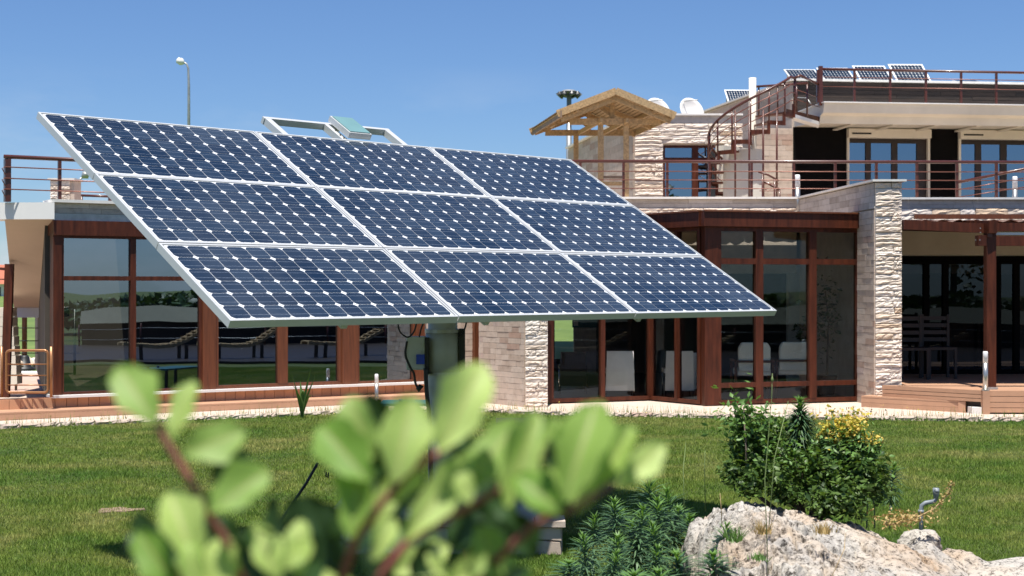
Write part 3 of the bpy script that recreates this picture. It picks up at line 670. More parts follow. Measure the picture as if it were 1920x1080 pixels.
# ------------------------------------------------------------------ timber shelter
gz = thing('timber_shelter', (1.9, 28.5, 3), 'open pale timber shelter with a pitched boarded roof on the terrace', 'shelter')
gv = Vector((-.47, 3.1, 0)); Ap = Vector((1.94, 27.5, 5.43)); FR = Vector((3.02, 27.5, 4.985)); FL = Vector((.87, 27.5, 5.02))
def slope(e, nm):
    dn = (e-Ap); n_ = 15; nrm = dn.cross(gv).normalized()
    if nrm.z < 0: nrm = -nrm
    for k in range(n_):
        a = Ap+dn*(k/n_)+Vector((0, 0, -.02)); b = Ap+dn*((k+1)/n_-.014)+Vector((0, 0, -.02))
        MB().hexa([a, b, b+gv, a+gv, a+nrm*.02, b+nrm*.02, b+gv+nrm*.02, a+gv+nrm*.02]).build(nm, 'timber', gz)
    up = nrm*.06
    MB().hexa([Ap-nrm*.005+nrm*.02, e+dn*.02+nrm*.015, e+dn*.02+gv+nrm*.015, Ap+gv+nrm*.015, Ap+nrm*.035, e+dn*.02+nrm*.03, e+dn*.02+gv+nrm*.03, Ap+gv+nrm*.03]).build('roof_felt', 'timberw', gz)
    for o_, nn in ((Vector((0, -.03, 0)), 'bargeboard'), (gv+Vector((0, .03, 0)), 'bargeboard')):
        MB().bar(Ap+o_+nrm*-.01, e+dn*.03+o_+nrm*-.01, .03, .13, up=nrm).build(nn, 'timber', gz)
    MB().bar(Ap+Vector((0, .10, 0))-nrm*.13, e+Vector((0, .10, 0))-nrm*.13, .05, .09, up=nrm).build('rafter', 'timber', gz)
    MB().bar(Ap+gv*.5-nrm*.09, e+gv*.5-nrm*.09, .05, .09, up=nrm).build('rafter', 'timber', gz)
    MB().bar(Ap+gv*.93-nrm*.09, e+gv*.93-nrm*.09, .05, .09, up=nrm).build('rafter', 'timber', gz)
    MB().bar(e-dn*.02-gv*.02-nrm*.04, e+gv*1.02-dn*.02-nrm*.04, .035, .13).build('eaves_board', 'timberw' if e is FL else 'timber', gz)
    MB().bar(e-dn*.30-nrm*.07, e-dn*.30+gv-nrm*.07, .05, .08).build('purlin', 'timber', gz)
slope(FR, 'roof_board'); slope(FL, 'roof_board')
fy, by = 28.0, 30.0
for q, Y, zt_ in ((1126, fy, 4.86), (1174, fy, 4.86), (1080, by, 4.86), (1127, by, 4.86)):
    x = at(q, 0, Y).x; MB().box(x-.05, x+.05, Y-.05, Y+.05, 3, zt_).build('post', 'timber', gz)
for Y, q0, q1 in ((fy, 1067, 1238), (by, 1022, 1185)):
    x0, x1_ = at(q0, 0, Y).x, at(q1, 0, Y).x; MB().box(x0, x1_, Y-.085, Y-.052, 4.84, 4.96).build('cross_beam', 'timber', gz)
    xm = at(1148 if Y == fy else 1104, 0, Y).x; MB().box(xm-.04, xm+.04, Y-.04, Y+.04, 4.96, 5.32).build('king_post', 'timber', gz)
    MB().bar((xm, Y, 5.02), (xm-.32, Y+.05, 5.25), .04, .06).build('brace', 'timber', gz); 
for a, b in ((1126, 1080), (1174, 1127)): MB().bar((at(a, 0, fy).x, fy-.3, 4.90), (at(b, 0, by).x, by+.3, 4.90), .05, .08).build('side_beam', 'timber', gz)
x0, x1_ = at(1126, 0, fy).x, at(1174, 0, fy).x
box('seat', 'timber', gz, x0+.05, x1_-.05, fy-.02, fy+.35, 3.72, 3.77); box('seat_apron', 'timberw', gz, x0+.05, x1_-.05, fy+.0, fy+.03, 3.83, 3.88)
for x in (x0, x1_): box('foot', 'timber', gz, x-.09, x+.09, fy-.09, fy+.09, 3.0, 3.25) if x > x0 else None

# ------------------------------------------------------------------ upper storey
U0 = (6.29, 33.0); UA = math.atan(.12); U = Line(U0, (U0[0]+8, U0[1]+.96)); UT = 6.38
up = thing('upper_storey', (6.29, 33, 3), 'upper storey with black walls, cream shutter boxes and deep white eave, top right', 'building')
MB().lbox(U, .0, U.s(1587), -.3, 0, 3, 5.35).build('dark_wall', 'charcoal', up)
MB().lbox(U, U.s(1742), U.s(1796), -.3, 0, 3, 5.35).build('dark_wall', 'charcoal', up)
MB().lbox(U, U.s(2010), 9, -.3, 0, 3, 5.35).build('dark_wall', 'charcoal', up)
z_sh0, z_sh1 = 5.12, 5.33
for (a, b, pn) in ((1587, 1742, [(1589, 1624), (1634, 1673), (1684, 1720)]), (1796, 2010, [(1798, 1830), (1841, 1877), (1889, 1925), (1937, 1975)])):
    f = MB().lbox(U, U.s(a), U.s(b), -.25, .16, z_sh0, z_sh1).build('shutter_box', 'cream', up, bevel=.02)
    MB().lbox(U, U.s(a+6), U.s(a+42), .161, .166, z_sh0+.075, z_sh0+.11).build('vent_slot', 'black', f)
    for q in (a, b-4): MB().lbox(U, U.s(q), U.s(q+4), -.1, .06, 3, z_sh0).build('jamb', 'cream', up)
    win = MB().lbox(U, U.s(a+4), U.s(b-4), -.14, -.10, 3, z_sh0).build('window', 'charcoal', up)
    prev = a+4
    for (m0, m1) in pn:
        MB().lbox(U, U.s(prev), U.s(m0), -.1, -.03, 3, z_sh0).build('mullion', 'indark', win); prev = m1
        MB().add([U.p(U.s(m0), -.06, 3.1), U.p(U.s(m1), -.06, 3.1), U.p(U.s(m1), -.06, 5.02), U.p(U.s(m0), -.06, 5.02)], [(0, 1, 2, 3)]).build('pane', 'glass_u', win)
    MB().lbox(U, U.s(prev), U.s(b-4), -.1, -.03, 3, z_sh0).build('mullion', 'indark', win)
    MB().lbox(U, U.s(a+4), U.s(b-4), -.1, -.032, 5.02, z_sh0).build('head_rail', 'indark', win)
# deep eave
ev = MB(); s0 = .02; s1 = 9
for a, b in (((2.0, 5.42), (2.05, 5.66)),): pass
prof = [(0, 5.355), (1.35, 5.30), (1.75, 5.24), (1.80, 5.40), (2.0, 5.44), (2.06, 5.64), (0, 5.64)]
vs = [U.p(s0, d, z) for d, z in prof]+[U.p(s1, d, z) for d, z in prof]; n = len(prof)
ev.add(vs, [tuple(range(n)), tuple(range(2*n-1, n-1, -1))]+[(i, n+i, n+(i+1) % n, (i+1) % n) for i in range(n)])
ev.build('eave', 'cream', up)
MB().lbox(U, s0-.02, s1, 0.1, 2.10, 5.642, 5.665).build('eave_flashing', 'white', up)
for k in range(9): MB().lbox(U, .9+k*.95, 1.0+k*.95, .05, 1.2, 5.28, 5.312).build('soffit_rib', 'cream', up)
# dark boarded attic wall
attic = MB().lbox(U, 0, 9, -.3, -.03, 5.4, UT).build('attic_wall', 'charcoal', up)
z = 5.66
while z < UT-.02:
    s = 0
    while s < 9:
        l = min(random.uniform(1.2, 2.6), 9-s); MB().lbox(U, s+.002, s+l-.004, -.028, .01+random.uniform(0, .006), z+.003, min(z+.088, UT)).build('cladding_board', 'darkwood', up); s += l
    z += .09
MB().lbox(U, -.05, 9, -.4, .10, UT+.004, UT+.05).build('coping', 'coping', up)
MB().lbox(U, 0, 9, -6, -.35, 5.5, 6.2).build('roof', 'tan', up)
# stone side wall
Sd = Line((5.08, 39.0), U0)
side = MB().lbox(Sd, 0, Sd.len, -.3, 0, 3, UT).build('side_wall', 'mortar', up)
stones(side, Sd, .2, Sd.len-.01, 3.1, UT-.01, 'smooth', .19, (.4, 1.2), depth=.02)
MB().lbox(Sd, 0, Sd.len+.02, -.38, .08, UT+.006, UT+.048).build('coping', 'coping', up)
# stone-faced strip beside the black wall, behind the stair
qx = at(1418, 0, 32.7).x; Wq = Line((qx, 32.72), (at(1487, 0, 32.7).x, 32.8))
sq = MB().lbox(Wq, 0, Wq.len, -.25, 0, 3, 5.30).build('stair_back_wall', 'mortar', up)
stones(sq, Wq, 0, Wq.len, 3.0, 5.28, 'smooth', .12, (.22, .7), depth=.02)
cq = Line((at(1353, 0, 31.3).x, 31.0), (at(1420, 0, 31.3).x, 31.9))
cw = MB().lbox(cq, 0, cq.len, -.2, 0, 3, 4.75).build('cream_stair_wall', 'cream', up)
stones(cw, cq, 0, cq.len, 3.0, 4.75, 'creamd', .29, (.5, .9), depth=.02, name='cladding_block')
# roof railing
Re = Line(U.p(0, 1.9, 0)[:2], U.p(8, 1.9, 0)[:2])
rps = [Re.s(q) for q in (1533, 1602, 1669, 1736, 1802, 1868, 1935)]
rr_ = railing('railing', 'brown steel railing along the top roof edge in front of the roof solar panels', Re, -.02, 9, 5.665, 6.37, [6.0, 6.2], rps)
MB().lbox(Re, -.05, .03, -.04, .04, 5.6, 6.43).build('corner_post', 'rail', rr_)

# ------------------------------------------------------------------ spiral stair
cx, cyy, RR = at(1411, 0, 30.3).x, 30.3, .88
sp = thing('spiral_stair', (cx, cyy, 3), 'brown steel spiral staircase winding round a white column up to the top roof', 'staircase')
drum = MB(); da_ = [100+k*14 for k in range(14)]
drum.prism([(cx+.60*math.cos(R(a)), cyy+.60*math.sin(R(a)), 3) for a in da_]+[(cx+.48*math.cos(R(a)), cyy+.48*math.sin(R(a)), 3) for a in da_[::-1]], (0, 0, 1.55)); drum.build('curved_wall', 'creamd', sp)
tube('column', 'cream', sp, [(cx, cyy, 3), (cx, cyy, at(0, 146, 30.3).z)], .075, 20)
N = 12; rise = (5.38-3.0)/(N+.5)
a_end = 330.0; da = 24.0; a_start = a_end-N*da
def pol(a, r, z): return (cx+r*math.cos(R(a)), cyy+r*math.sin(R(a)), z)
for k in range(N):
    a = a_start+k*da; z = 3+(k+1)*rise
    tr = MB(); pts = [pol(a, .08, z)]+[pol(a+da*q/4, RR-.02, z) for q in range(5)]+[pol(a+da, .08, z)]
    tr.prism(pts, (0, 0, -.035)); t_ = tr.build('tread', 'brown_light', sp)
    # zig-zag stringer plate at the outer edge of this tread
    sgm = MB(); q0 = [pol(a+da*q/4, RR, 0) for q in range(5)]
    for u, v in zip(q0[:-1], q0[1:]):
        u = Vector(u); v = Vector(v); o_ = (Vector((cx, cyy, 0))-u).normalized()*.02
        sgm.hexa([(u.x, u.y, z-.08), (v.x, v.y, z-.08), (v.x+o_.x, v.y+o_.y, z-.08), (u.x+o_.x, u.y+o_.y, z-.08), (u.x, u.y, z+.005), (v.x, v.y, z+.005), (v.x+o_.x, v.y+o_.y, z+.005), (u.x+o_.x, u.y+o_.y, z+.005)])
    a1 = a+da; sgm.bar(pol(a1, RR-.003, z-.08), pol(a1, RR-.003, z+rise), .06, .04)
    sgm.build('stringer', 'brown', sp)
def zrail(a): return 3+rise+(a-a_start)/da*rise
def helix(a0, a1, r, dz, n=50): return [pol(a0+(a1-a0)*k/n, r, min(zrail(a0+(a1-a0)*k/n), 5.38)+dz) for k in range(n+1)]
tube('handrail', 'rail', sp, helix(a_start, a_end, RR+.02, .62, 70), .027)
for dz in (.47, .31, .15): tube('rail', 'railthin', sp, helix(a_start+20, a_end, RR+.03, dz, 70), .009, 6)
for k in range(0, N*2+1):
    if k % 2: continue
    a = a_start+k*da/2; lo = zrail(a)-.05
    tube('baluster', 'rail', sp, [pol(a, RR+.02, max(3.0, lo)), pol(a, RR+.02, min(zrail(a), 5.38)+.62)], .019, 6)
for q in (1368, 1392, 1417, 1443):     # tall stanchions carrying the upper flight
    k = (at(q, 0, 30.3).x-cx)/(RR+.02)
    if abs(k) < 1: a = -math.degrees(math.acos(k)); tube('stanchion', 'rail', sp, [pol(a, RR+.02, 3), pol(a, RR+.02, 5.3)], .02, 6)
# landing bridging to the eave
e0 = Vector(pol(330, RR, 5.38)); e1 = Vector(U.p(.02, 1.75, 5.38)); wv = Vector((.1, .60, 0))
MB().hexa([e0-Vector((.15, 0, .10)), e1-Vector((0, 0, .10)), e1+wv-Vector((0, 0, .10)), e0+wv-Vector((.15, 0, .10)), e0-Vector((.15, 0, 0)), e1, e1+wv, e0+wv-Vector((.15, 0, 0))]).build('landing', 'brown', sp)
lo = Vector((0, 0, .102))
MB().hexa([e0-lo*1.7, e1-lo*1.7, e1+wv-lo*1.7, e0+wv-lo*1.7, e0-lo, e1-lo, e1+wv-lo, e0+wv-lo]).build('landing_slab', 'white', sp)
h1 = Vector(helix(a_end-1, a_end, RR+.02, .62, 2)[-1])
tube('handrail', 'rail', sp, [h1, h1+Vector((.12, 0, .05)), Vector((e1.x, e1.y-.03, h1.z+.05))], .026)
for dz in (.2, .4): tube('rail', 'railthin', sp, [e0+Vector((0, -.03, dz)), e1+Vector((0, -.03, dz))], .009, 6)
for f_ in (.05, .5): p = e0.lerp(e1, f_)+Vector((0, -.03, -.08)); tube('baluster', 'rail', sp, [p, p+Vector((0, 0, .70))], .02, 6)
rb0 = e0+wv+Vector((-.6, 0, 0)); tube('handrail', 'rail', sp, [(cx+.05, cyy+.5, 5.95), rb0+Vector((.9, 0, .60))], .024)
for f_ in (.1, .45, .8): p = Vector((cx+.1, cyy+.5, 5.3)).lerp(e0+wv+Vector((.3, 0, 0)), f_); tube('baluster', 'rail', sp, [p, (p.x, p.y, 5.95)], .018, 6)
tube('cable_tube', 'galv', sp, [at(1486, 184, 31.4), at(1500, 183, 31.3), at(1513, 184, 31.1), at(1519, 193, 31.0), at(1524, 200, 31)], .012, 6)
# little lower handrail at the foot of the stair
lr = thing('stair_rail', at(1440, 366, 29), 'short brown handrail sloping down at the foot of the spiral stair', 'railing')
tube('handrail', 'rail', lr, [at(1422, 322, 29), at(1440, 328, 29), at(1460, 339, 29)], .02)
for q, y in ((1430, 325), (1452, 335)): p = at(q, y, 29); tube('post', 'rail', lr, [p, (p.x, p.y, 3)], .016)
for y in (345, 358): tube('rail', 'railthin', lr, [at(1424, y, 29), at(1460, y, 29)], .008, 6)

# ------------------------------------------------------------------ roof solar panels
def small_module(name, px, py, Y, wpx, hpx, label, shear=0):
    w_ = wpx/F*Y; base = at(px, py, Y); t = thing(name, base, label, 'solar panel', 'solar panels on the top roof')
    top = base+Vector((-shear/F*Y, .45, hpx/F*Y)); ex = Vector((w_, .02, 0)); up_ = top-base; n = ex.cross(up_).normalized()
    if n.y > 0: n = -n
    MB().hexa([base+n*.0, base+ex, base+ex+up_, base+up_, base+n*.02, base+ex+n*.02, base+ex+up_+n*.02, base+up_+n*.02]).build('frame', 'frame', t)
    uvs = []; mb = MB(); nx_, ny_ = 9, 6
    for i in range(nx_):
        for j in range(ny_):
            a = .05+.9*i/nx_+.004; b = .05+.9*(i+1)/nx_-.004; c = .06+.88*j/ny_+.006; d = .06+.88*(j+1)/ny_-.006; k = .022
            P = [(a+k*.6, c), (b-k*.6, c), (b, c+k), (b, d-k), (b-k*.6, d), (a+k*.6, d), (a, d-k), (a, c+k)]
            mb.add([base+ex*u+up_*v+n*.024 for u, v in P], [tuple(range(8))])
    mb.build('cells', 'cell', t)['kind'] = 'stuff'
    tube('strut', 'galv', t, [base+ex*.1+up_*.9-n*.02, base+ex*.1+Vector((0, .8, 0))], .02, 6)
for k, (px, py, wpx, hpx, lb) in enumerate([(1484, 152, 60, 26, 'leftmost solar panel of the row above the dark boarded wall'), (1546, 153, 60, 30, 'second solar panel from the left above the dark boarded wall'),
        (1614, 154, 62, 35, 'third solar panel from the left above the dark boarded wall'), (1682, 155, 66, 39, 'tallest and rightmost solar panel of the main row above the dark wall')]):
    small_module('roof_panel', px, py, 35.5, wpx, hpx, lb, shear=9)
small_module('roof_panel', 1366, 196, 39, 50, 31, 'solar panel behind the white stair column on the lower roof', 4)
small_module('roof_panel', 1800, 156, 37, 46, 9, 'almost flat solar panel low on the roof right of the main row', 5)
small_module('roof_panel', 1757, 156, 39, 34, 5, 'low solar panel edge just right of the tallest roof panel', 3)
small_module('roof_panel', 1938, 158, 36, 60, 22, 'solar panel at the right frame edge on the top roof', 5)

# ------------------------------------------------------------------ pergola, deck and dark room on the right
DK = .36
dk = thing('deck', (6.41, 20, 0), 'raised composite deck with two timber plank steps under the pergola at the right', 'deck')
c_ = [(5.3, 21.1), (6.41, 20.0), (14, 19.75), (14, 25.3), (5.7, 25.3), (5.66, 21.1)]
MB().prism([(x, y+.03, DK-.03) for x, y in c_], (0, 0, .028)).build('deck_top', 'deck', dk)
MB().prism([(5.36, 21.12, .02), (6.43, 20.06, .02), (14, 19.81, .02), (14, 25, .02), (5.7, 25, .02)], (0, 0, DK-.055)).build('substructure', 'darkwood', dk)
D1 = Line((5.3, 21.1), (6.38, 20.03)); D2 = Line((6.46, 20.0), (14, 19.75)); D0 = Line((5.02, 21.2), (6.21, 20.22))
for W_ in (D1, D2):
    zz = [(.20, .245), (.248, .30), (.303, .36)] if W_ is D1 else [(.06, .125), (.128, .20), (.203, .28), (.283, .36)]
    for z0, z1 in zz:
        s = 0
        while s < W_.len: l = min(2.6, W_.len-s); MB().lbox(W_, s+.002, s+l-.002, -.03, .01, z0+.002, z1-.002).build('plank', 'deck', dk); s += l
box('corner_post', 'deck', dk, 6.375, 6.47, 19.96, 20.05, .03, .357)
MB().lbox(D0, 0, D0.len, -.28, .0, .175, .20).build('step_tread', 'deck', dk)
for z0, z1 in ((.04, .105), (.108, .172)): MB().lbox(D0, 0, D0.len, -.03, -.002, z0, z1).build('step_plank', 'deck', dk)
MB().lbox(D0, -.0, .02, -.28, -.031, .04, .172).build('step_plank', 'deck', dk); MB().lbox(D0, D0.len-.09, D0.len+.01, -.02, .012, .04, .19).build('step_plank', 'deck', dk)
so = MB(); so.box(6.24, 6.37, 20.0, 20.2, .0, .13); so = so.build('concrete_foot', 'coping', dk)

pg = thing('pergola', (6.55, 20.3, DK), 'dark brown timber pergola with corrugated roof edge at the right side', 'pergola')
px_ = at(1856, 0, 20.3).x
MB().box(px_-.065, px_+.065, 20.23, 20.37, DK, 2.60).build('post', 'brown', pg)
MB().box(px_-.08, px_+.08, 20.20, 20.40, DK+.001, DK+.03).build('post_shoe', 'galv', pg)
# main rafter from the wall out to the post, one lintel to the right
MB().bar((5.72, 25.2, 2.84), (px_, 20.15, 2.585), .12, .17).build('rafter', 'brown', pg)
MB().bar((px_-1.18, 20.33, 2.625), (px_+.10, 20.33, 2.565), .07, .13).build('front_beam', 'brown', pg)
MB().box(px_-.18, px_-.07, 20.22, 20.38, 2.33, 2.475).build('bracket', 'brown', pg)
MB().box(px_-.066, px_-.005, 20.19, 20.225, 2.45, 2.62).build('bracket_plate', 'rail', pg)
for q, z in ((1829, 450), (1837, 450), (1838, 428), (1838, 436), (1856, 420), (1856, 430)): p = at(q, z, 20.17); MB().tube([p, p+Vector((0, -.01, 0))], .008, 6).build('bolt', 'galv', pg)
MB().box(px_+.067, 14, 20.25, 20.37, 2.53, 2.645).build('front_beam', 'brown', pg)
MB().box(px_+.067, 14, 20.25, 20.37, 2.33, 2.465).build('front_beam', 'brown', pg)
MB().box(px_+.067, 14, 20.27, 20.35, 2.48, 2.515).build('light_strip', 'white', pg)
# corrugated roof sheet
cg = MB(); n_ = 150; y0, y1 = 20.9, 25.45; z0, z1 = 2.705, 2.79
X_ = np.linspace(5.68, 14, n_)
vs = [(x, y0, z0+.018*math.sin(x*26)) for x in X_]+[(x, y1, z1+.018*math.sin(x*26)) for x in X_]
cg.add(vs, [(i, i+1, n_+i+1, n_+i) for i in range(n_-1)]); cgo = cg.build('corrugated_roof', 'brown', pg, smooth=True); cgo.modifiers.new('thick', 'SOLIDIFY').thickness = .012
MB().box(5.68, 14, 20.80, 20.86, 2.725, 2.79).build('fascia_board', 'brown_light', pg)
MB().box(5.68, 14, 20.93, 21.0, 2.61, 2.69).build('eaves_beam', 'brown', pg)
for k in range(9): xx = 6.1+k*.9; MB().bar((xx, 25.3, 2.83), (xx, 21.0, 2.63), .05, .09).build('purlin', 'brown', pg) if xx > 6.9 else None
# recessed dark front under the pergola
rm = thing('recessed_room', (5.7, 23.6, 0), 'dark glazed room set back under the pergola behind the raised deck', 'building')
Wd = Line((5.66, 23.9), (14, 23.9)); zs = at(0, 480, 23.9).z
MB().lbox(Wd, 0, Wd.len, -.2, 0, zs, 2.72).build('cream_lintel', 'cream', rm)
MB().lbox(Wd, 0, Wd.len, -.15, .02, zs-.07, zs-.002).build('head_frame', 'charcoal', rm)
glazing(rm, Wd, 0, Wd.len, DK, zs-.072, 'glass_d', [(Wd.s(q), .09) for q in (1736, 1772, 1870, 1905)]+[(5.5, .09), (6.8, .09)], [], fw=.06, fm='charcoal')
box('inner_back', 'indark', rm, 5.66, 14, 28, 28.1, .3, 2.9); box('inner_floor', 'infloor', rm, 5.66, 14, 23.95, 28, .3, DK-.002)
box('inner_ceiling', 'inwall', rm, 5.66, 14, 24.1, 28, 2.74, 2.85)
bx0, bx1 = at(1780, 0, 26).x, at(1840, 0, 26).x
for q, (a, b) in enumerate(((1778, 1826), (1833, 1838), (1843, 1868))): box('bar_counter', 'brown_light', rm, at(a, 0, 26).x, at(b, 0, 26).x, 26, 26.4, DK, at(0, 605, 26).z)
box('curtain', 'tan', rm, at(1912, 0, 25).x, at(1912, 0, 25).x+.4, 25, 25.06, DK, 2.3)
# dining chairs behind that glass
def slat_chair(x, y, label, rz):
    t = thing('dining_chair', (x, y, DK), label, 'chair', 'dark wooden chairs under the pergola')
    for sx_ in (-.2, .2):
        MB().box(x+sx_-.02, x+sx_+.02, y+.18, y+.22, DK, DK+.98).build('leg', 'indark', t); MB().box(x+sx_-.02, x+sx_+.02, y-.22, y-.18, DK, DK+.44).build('leg', 'indark', t)
    box('seat', 'indark', t, x-.22, x+.22, y-.22, y+.22, DK+.44, DK+.48)
    for k in range(4): box('slat', 'indark', t, x-.18, x+.18, y+.19, y+.21, DK+.56+k*.11, DK+.62+k*.11)
    return t
slat_chair(at(1708, 0, 22.6).x, 22.6, 'dark slat back chair just right of the tall stone pillar', 0)
slat_chair(at(1760, 0, 22.8).x, 22.8, 'dark slat back chair further right under the pergola', 0)

# ------------------------------------------------------------------ bollard lights
def bollard(x, y, z, h, label, r=.034):
    t = thing('bollard_light', (x, y, z), label, 'garden light', 'steel bollard lights with white tops')
    MB().tube([(x, y, z), (x, y, z+.012), (x, y, z+.0121)], [r*1.7, r*1.7, r], 16).build('base_plate', 'bollard', t)
    MB().tube([(x, y, z+.012), (x, y, z+h*.70)], r, 16).build('tube', 'bollard', t, smooth=True)
    MB().tube([(x, y, z+h*.70), (x, y, z+h*.97), (x, y, z+h)], [r*.98, r*.98, r*.8], 16).build('lamp_head', 'bollardtop', t, smooth=True); return t
bollard(at(1849, 0, 19.99).x, 20.02, DK+.0, .53, 'steel bollard light on the deck corner in front of the pergola post')
bollard(*W1.p(wp(659), .85, .04)[:2], .04, .46, 'bollard light on the paving before the left glazed wing, beside the strappy plant', .028)
bollard(at(1495, 0, 26.3).x, 26.3, 3.0, .77, 'bollard light on the terrace behind the railing, right of the spiral stair', .05)
bollard(at(1903, 0, 26.3).x, 26.3, 3.0, .74, 'bollard light on the terrace near the right frame edge', .045)

# ------------------------------------------------------------------ furniture inside the bay
def armchair(x, y, label):
    t = thing('armchair', (x, y, .075), label, 'chair', 'white armchairs inside the glass bay'); z = .075
    MB().prism([(x-.24, y-.05, z+.42), (x+.24, y-.05, z+.42), (x+.24, y-.05, z+.78), (x+.19, y-.06, z+.86), (x-.19, y-.06, z+.86), (x-.24, y-.05, z+.78)], (0, .09, 0)).build('backrest', 'fabric', t, bevel=.02)
    box('seat', 'fabric', t, x-.25, x+.25, y-.02, y+.5, z+.36, z+.46, bevel=.02)
    for s_ in (-.28, .28):
        MB().box(x+s_-.02, x+s_+.02, y-.06, y+.45, z+.56, z+.6).build('armrest', 'brown', t)
        if s_ < 0: MB().box(x-.28, x+.28, y-.085, y-.062, z+.56, z+.595).build('back_rail', 'brown', t)
        MB().box(x+s_-.018, x+s_+.018, y-.05, y-.01, z, z+.56).build('leg', 'brown', t); MB().box(x+s_-.018, x+s_+.018, y+.4, y+.44, z, z+.56).build('leg', 'brown', t)
armchair(at(1414, 0, 22.1).x, 22.1, 'left one of the two white armchairs with brown arms behind the bay glass')
armchair(at(1490, 0, 22.35).x, 22.35, 'right one of the two white armchairs, in front of the inner white column')
def highchair(x, y, m, label, h=.72):
    t = thing('lounge_chair', (x, y, .075), label, 'chair', 'straight backed chairs inside the glass bay'); z = .075
    MB().prism([(x-.22, y, z+.12), (x+.22, y, z+.12), (x+.20, y-.03, z+h), (x-.20, y-.03, z+h)], (0, .06, 0)).build('backrest', m, t)
    box('seat', m, t, x-.22, x+.22, y+.06, y+.5, z+.38, z+.44)
    for s_ in (-.21, .21): tube('leg', 'chrome', t, [(x+s_, y+.48, z), (x+s_, y+.48, z+.38)], .012, 6); tube('leg', 'chrome', t, [(x+s_, y+.03, z), (x+s_, y+.03, z+.3)], .012, 6)
highchair(at(1163, 0, 22.3).x, 22.32, 'fabric', 'tall straight off white chair back close behind the glass right of the fin wall')
highchair(at(1275, 0, 22.3).x, 22.35, 'fabric', 'off white chair back behind the angled side glass of the bay')
highchair(at(1307, 0, 22.6).x, 22.65, 'fabric', 'off white chair half hidden behind the bay corner post', .68)
highchair(at(1075, 0, 23.4).x, 23.4, 'indark', 'black chair behind the glass just right of the fin wall', .66)

def leaf_cloud(name, m, parent, centers, sizes, rng, loc=None, up=.35, droop=0, normals=None, aspect=.5):
    """one folded, pointed leaf per centre"""
    n = len(centers); c = np.asarray(centers, float)
    d = rng.normal(size=(n, 3)); d[:, 2] = d[:, 2]*.6+up-droop
    if normals is not None: d = d*.6+normals
    d /= np.linalg.norm(d, axis=1)[:, None]
    s = np.cross(d, rng.normal(size=(n, 3))); s[:, 2] *= .5; s /= np.linalg.norm(s, axis=1)[:, None]
    nn = np.cross(s, d); L_ = np.asarray(sizes)[:, None]; wv = L_*aspect/2
    b = c-d*L_/2; t = c+d*L_/2-nn*L_*.12; mid = c+nn*L_*.04
    l = c-s*wv-nn*L_*.05-d*L_*.05; r = c+s*wv-nn*L_*.05-d*L_*.05
    V = np.stack([b, l, t, r, mid], 1).reshape(-1, 3); o = np.arange(n)[:, None]*5
    Fc = np.concatenate([o+np.array([[0, 4, 1]]), o+np.array([[1, 4, 2]]), o+np.array([[0, 3, 4]]), o+np.array([[4, 3, 2]])])
    return npmesh(name, V, Fc, m, parent, loc)
# indoor plant
ip = thing('indoor_plant', (at(1550, 0, 23.2).x, 23.2, .075), 'tall dark leafy plant standing inside the right panes of the bay', 'plant')
ipx = WL[ip].x; tube('stem', 'limb', ip, [(ipx, 23.2, .35), (ipx+.03, 23.2, 1.2), (ipx-.02, 23.2, 1.7)], [.02, .015, .008], 6)
MB().tube([(ipx, 23.2, .076), (ipx, 23.2, .38), (ipx, 23.2, .381)], [.12, .17, .15], 14).build('pot', 'indark', ip)
g_ = RNG.normal(size=(260, 3))*np.array([.16, .16, .34])+np.array([ipx, 23.2, 1.35]); stuff(leaf_cloud('foliage', 'tree', ip, g_, RNG.uniform(.07, .13, 260), RNG))
g_ = RNG.normal(size=(60, 3))*np.array([.10, .08, .08])+np.array([ipx-.32, 23.2, 1.05]); stuff(leaf_cloud('foliage', 'tree', ip, g_, RNG.uniform(.07, .12, 60), RNG))

# curved loungers set outdoors to be sunlit and mirrored in the left wing windows
def lounger(x, y, label, a):
    t = thing('curved_lounger', (x, y, .06), label, 'lounger', 'curved wooden loungers on the side terrace'); z = .10
    prof = [(-1.0, .62), (-.75, .50), (-.5, .36), (-.2, .27), (.2, .25), (.6, .27), (1.0, .32)]
    for s_ in (-.2, .2):
        mb = MB(); P = [Vector((x+u*math.cos(a)-s_*math.sin(a), y+u*math.sin(a)+s_*math.cos(a), z+v)) for u, v in prof]
        for p, q in zip(P[:-1], P[1:]): mb.bar(p, q, .05, .07)
        mb.build('side_rail', 'timber', t)
    for k, u in enumerate(np.linspace(-.95, .95, 16)):
        v = np.interp(u, [p[0] for p in prof], [p[1] for p in prof]); c0 = Vector((x+u*math.cos(a), y+u*math.sin(a), z+v+.04)); o_ = Vector((-math.sin(a), math.cos(a), 0))*.22
        MB().bar(c0-o_, c0+o_, .09, .02).build('slat', 'timber', t)
    for u in (-.5, .6):
        for s_ in (-.26, .26): p = Vector((x+u*math.cos(a)-s_*math.sin(a), y+u*math.sin(a)+s_*math.cos(a), z)); MB().box(p.x-.03, p.x+.03, p.y-.03, p.y+.03, .06, z+.28).build('leg', 'indark', t)
for x_, y_, lb in ((6.9, 10.6, 'curved wooden lounger on the side terrace, mirrored in the first tall window'), (7.8, 12.2, 'curved wooden lounger on the side terrace, mirrored in the second window'), (9.3, 14.2, 'curved wooden lounger on the side terrace, mirrored beside the wide post')):
    lounger(x_, y_, lb, W1.a+math.pi)

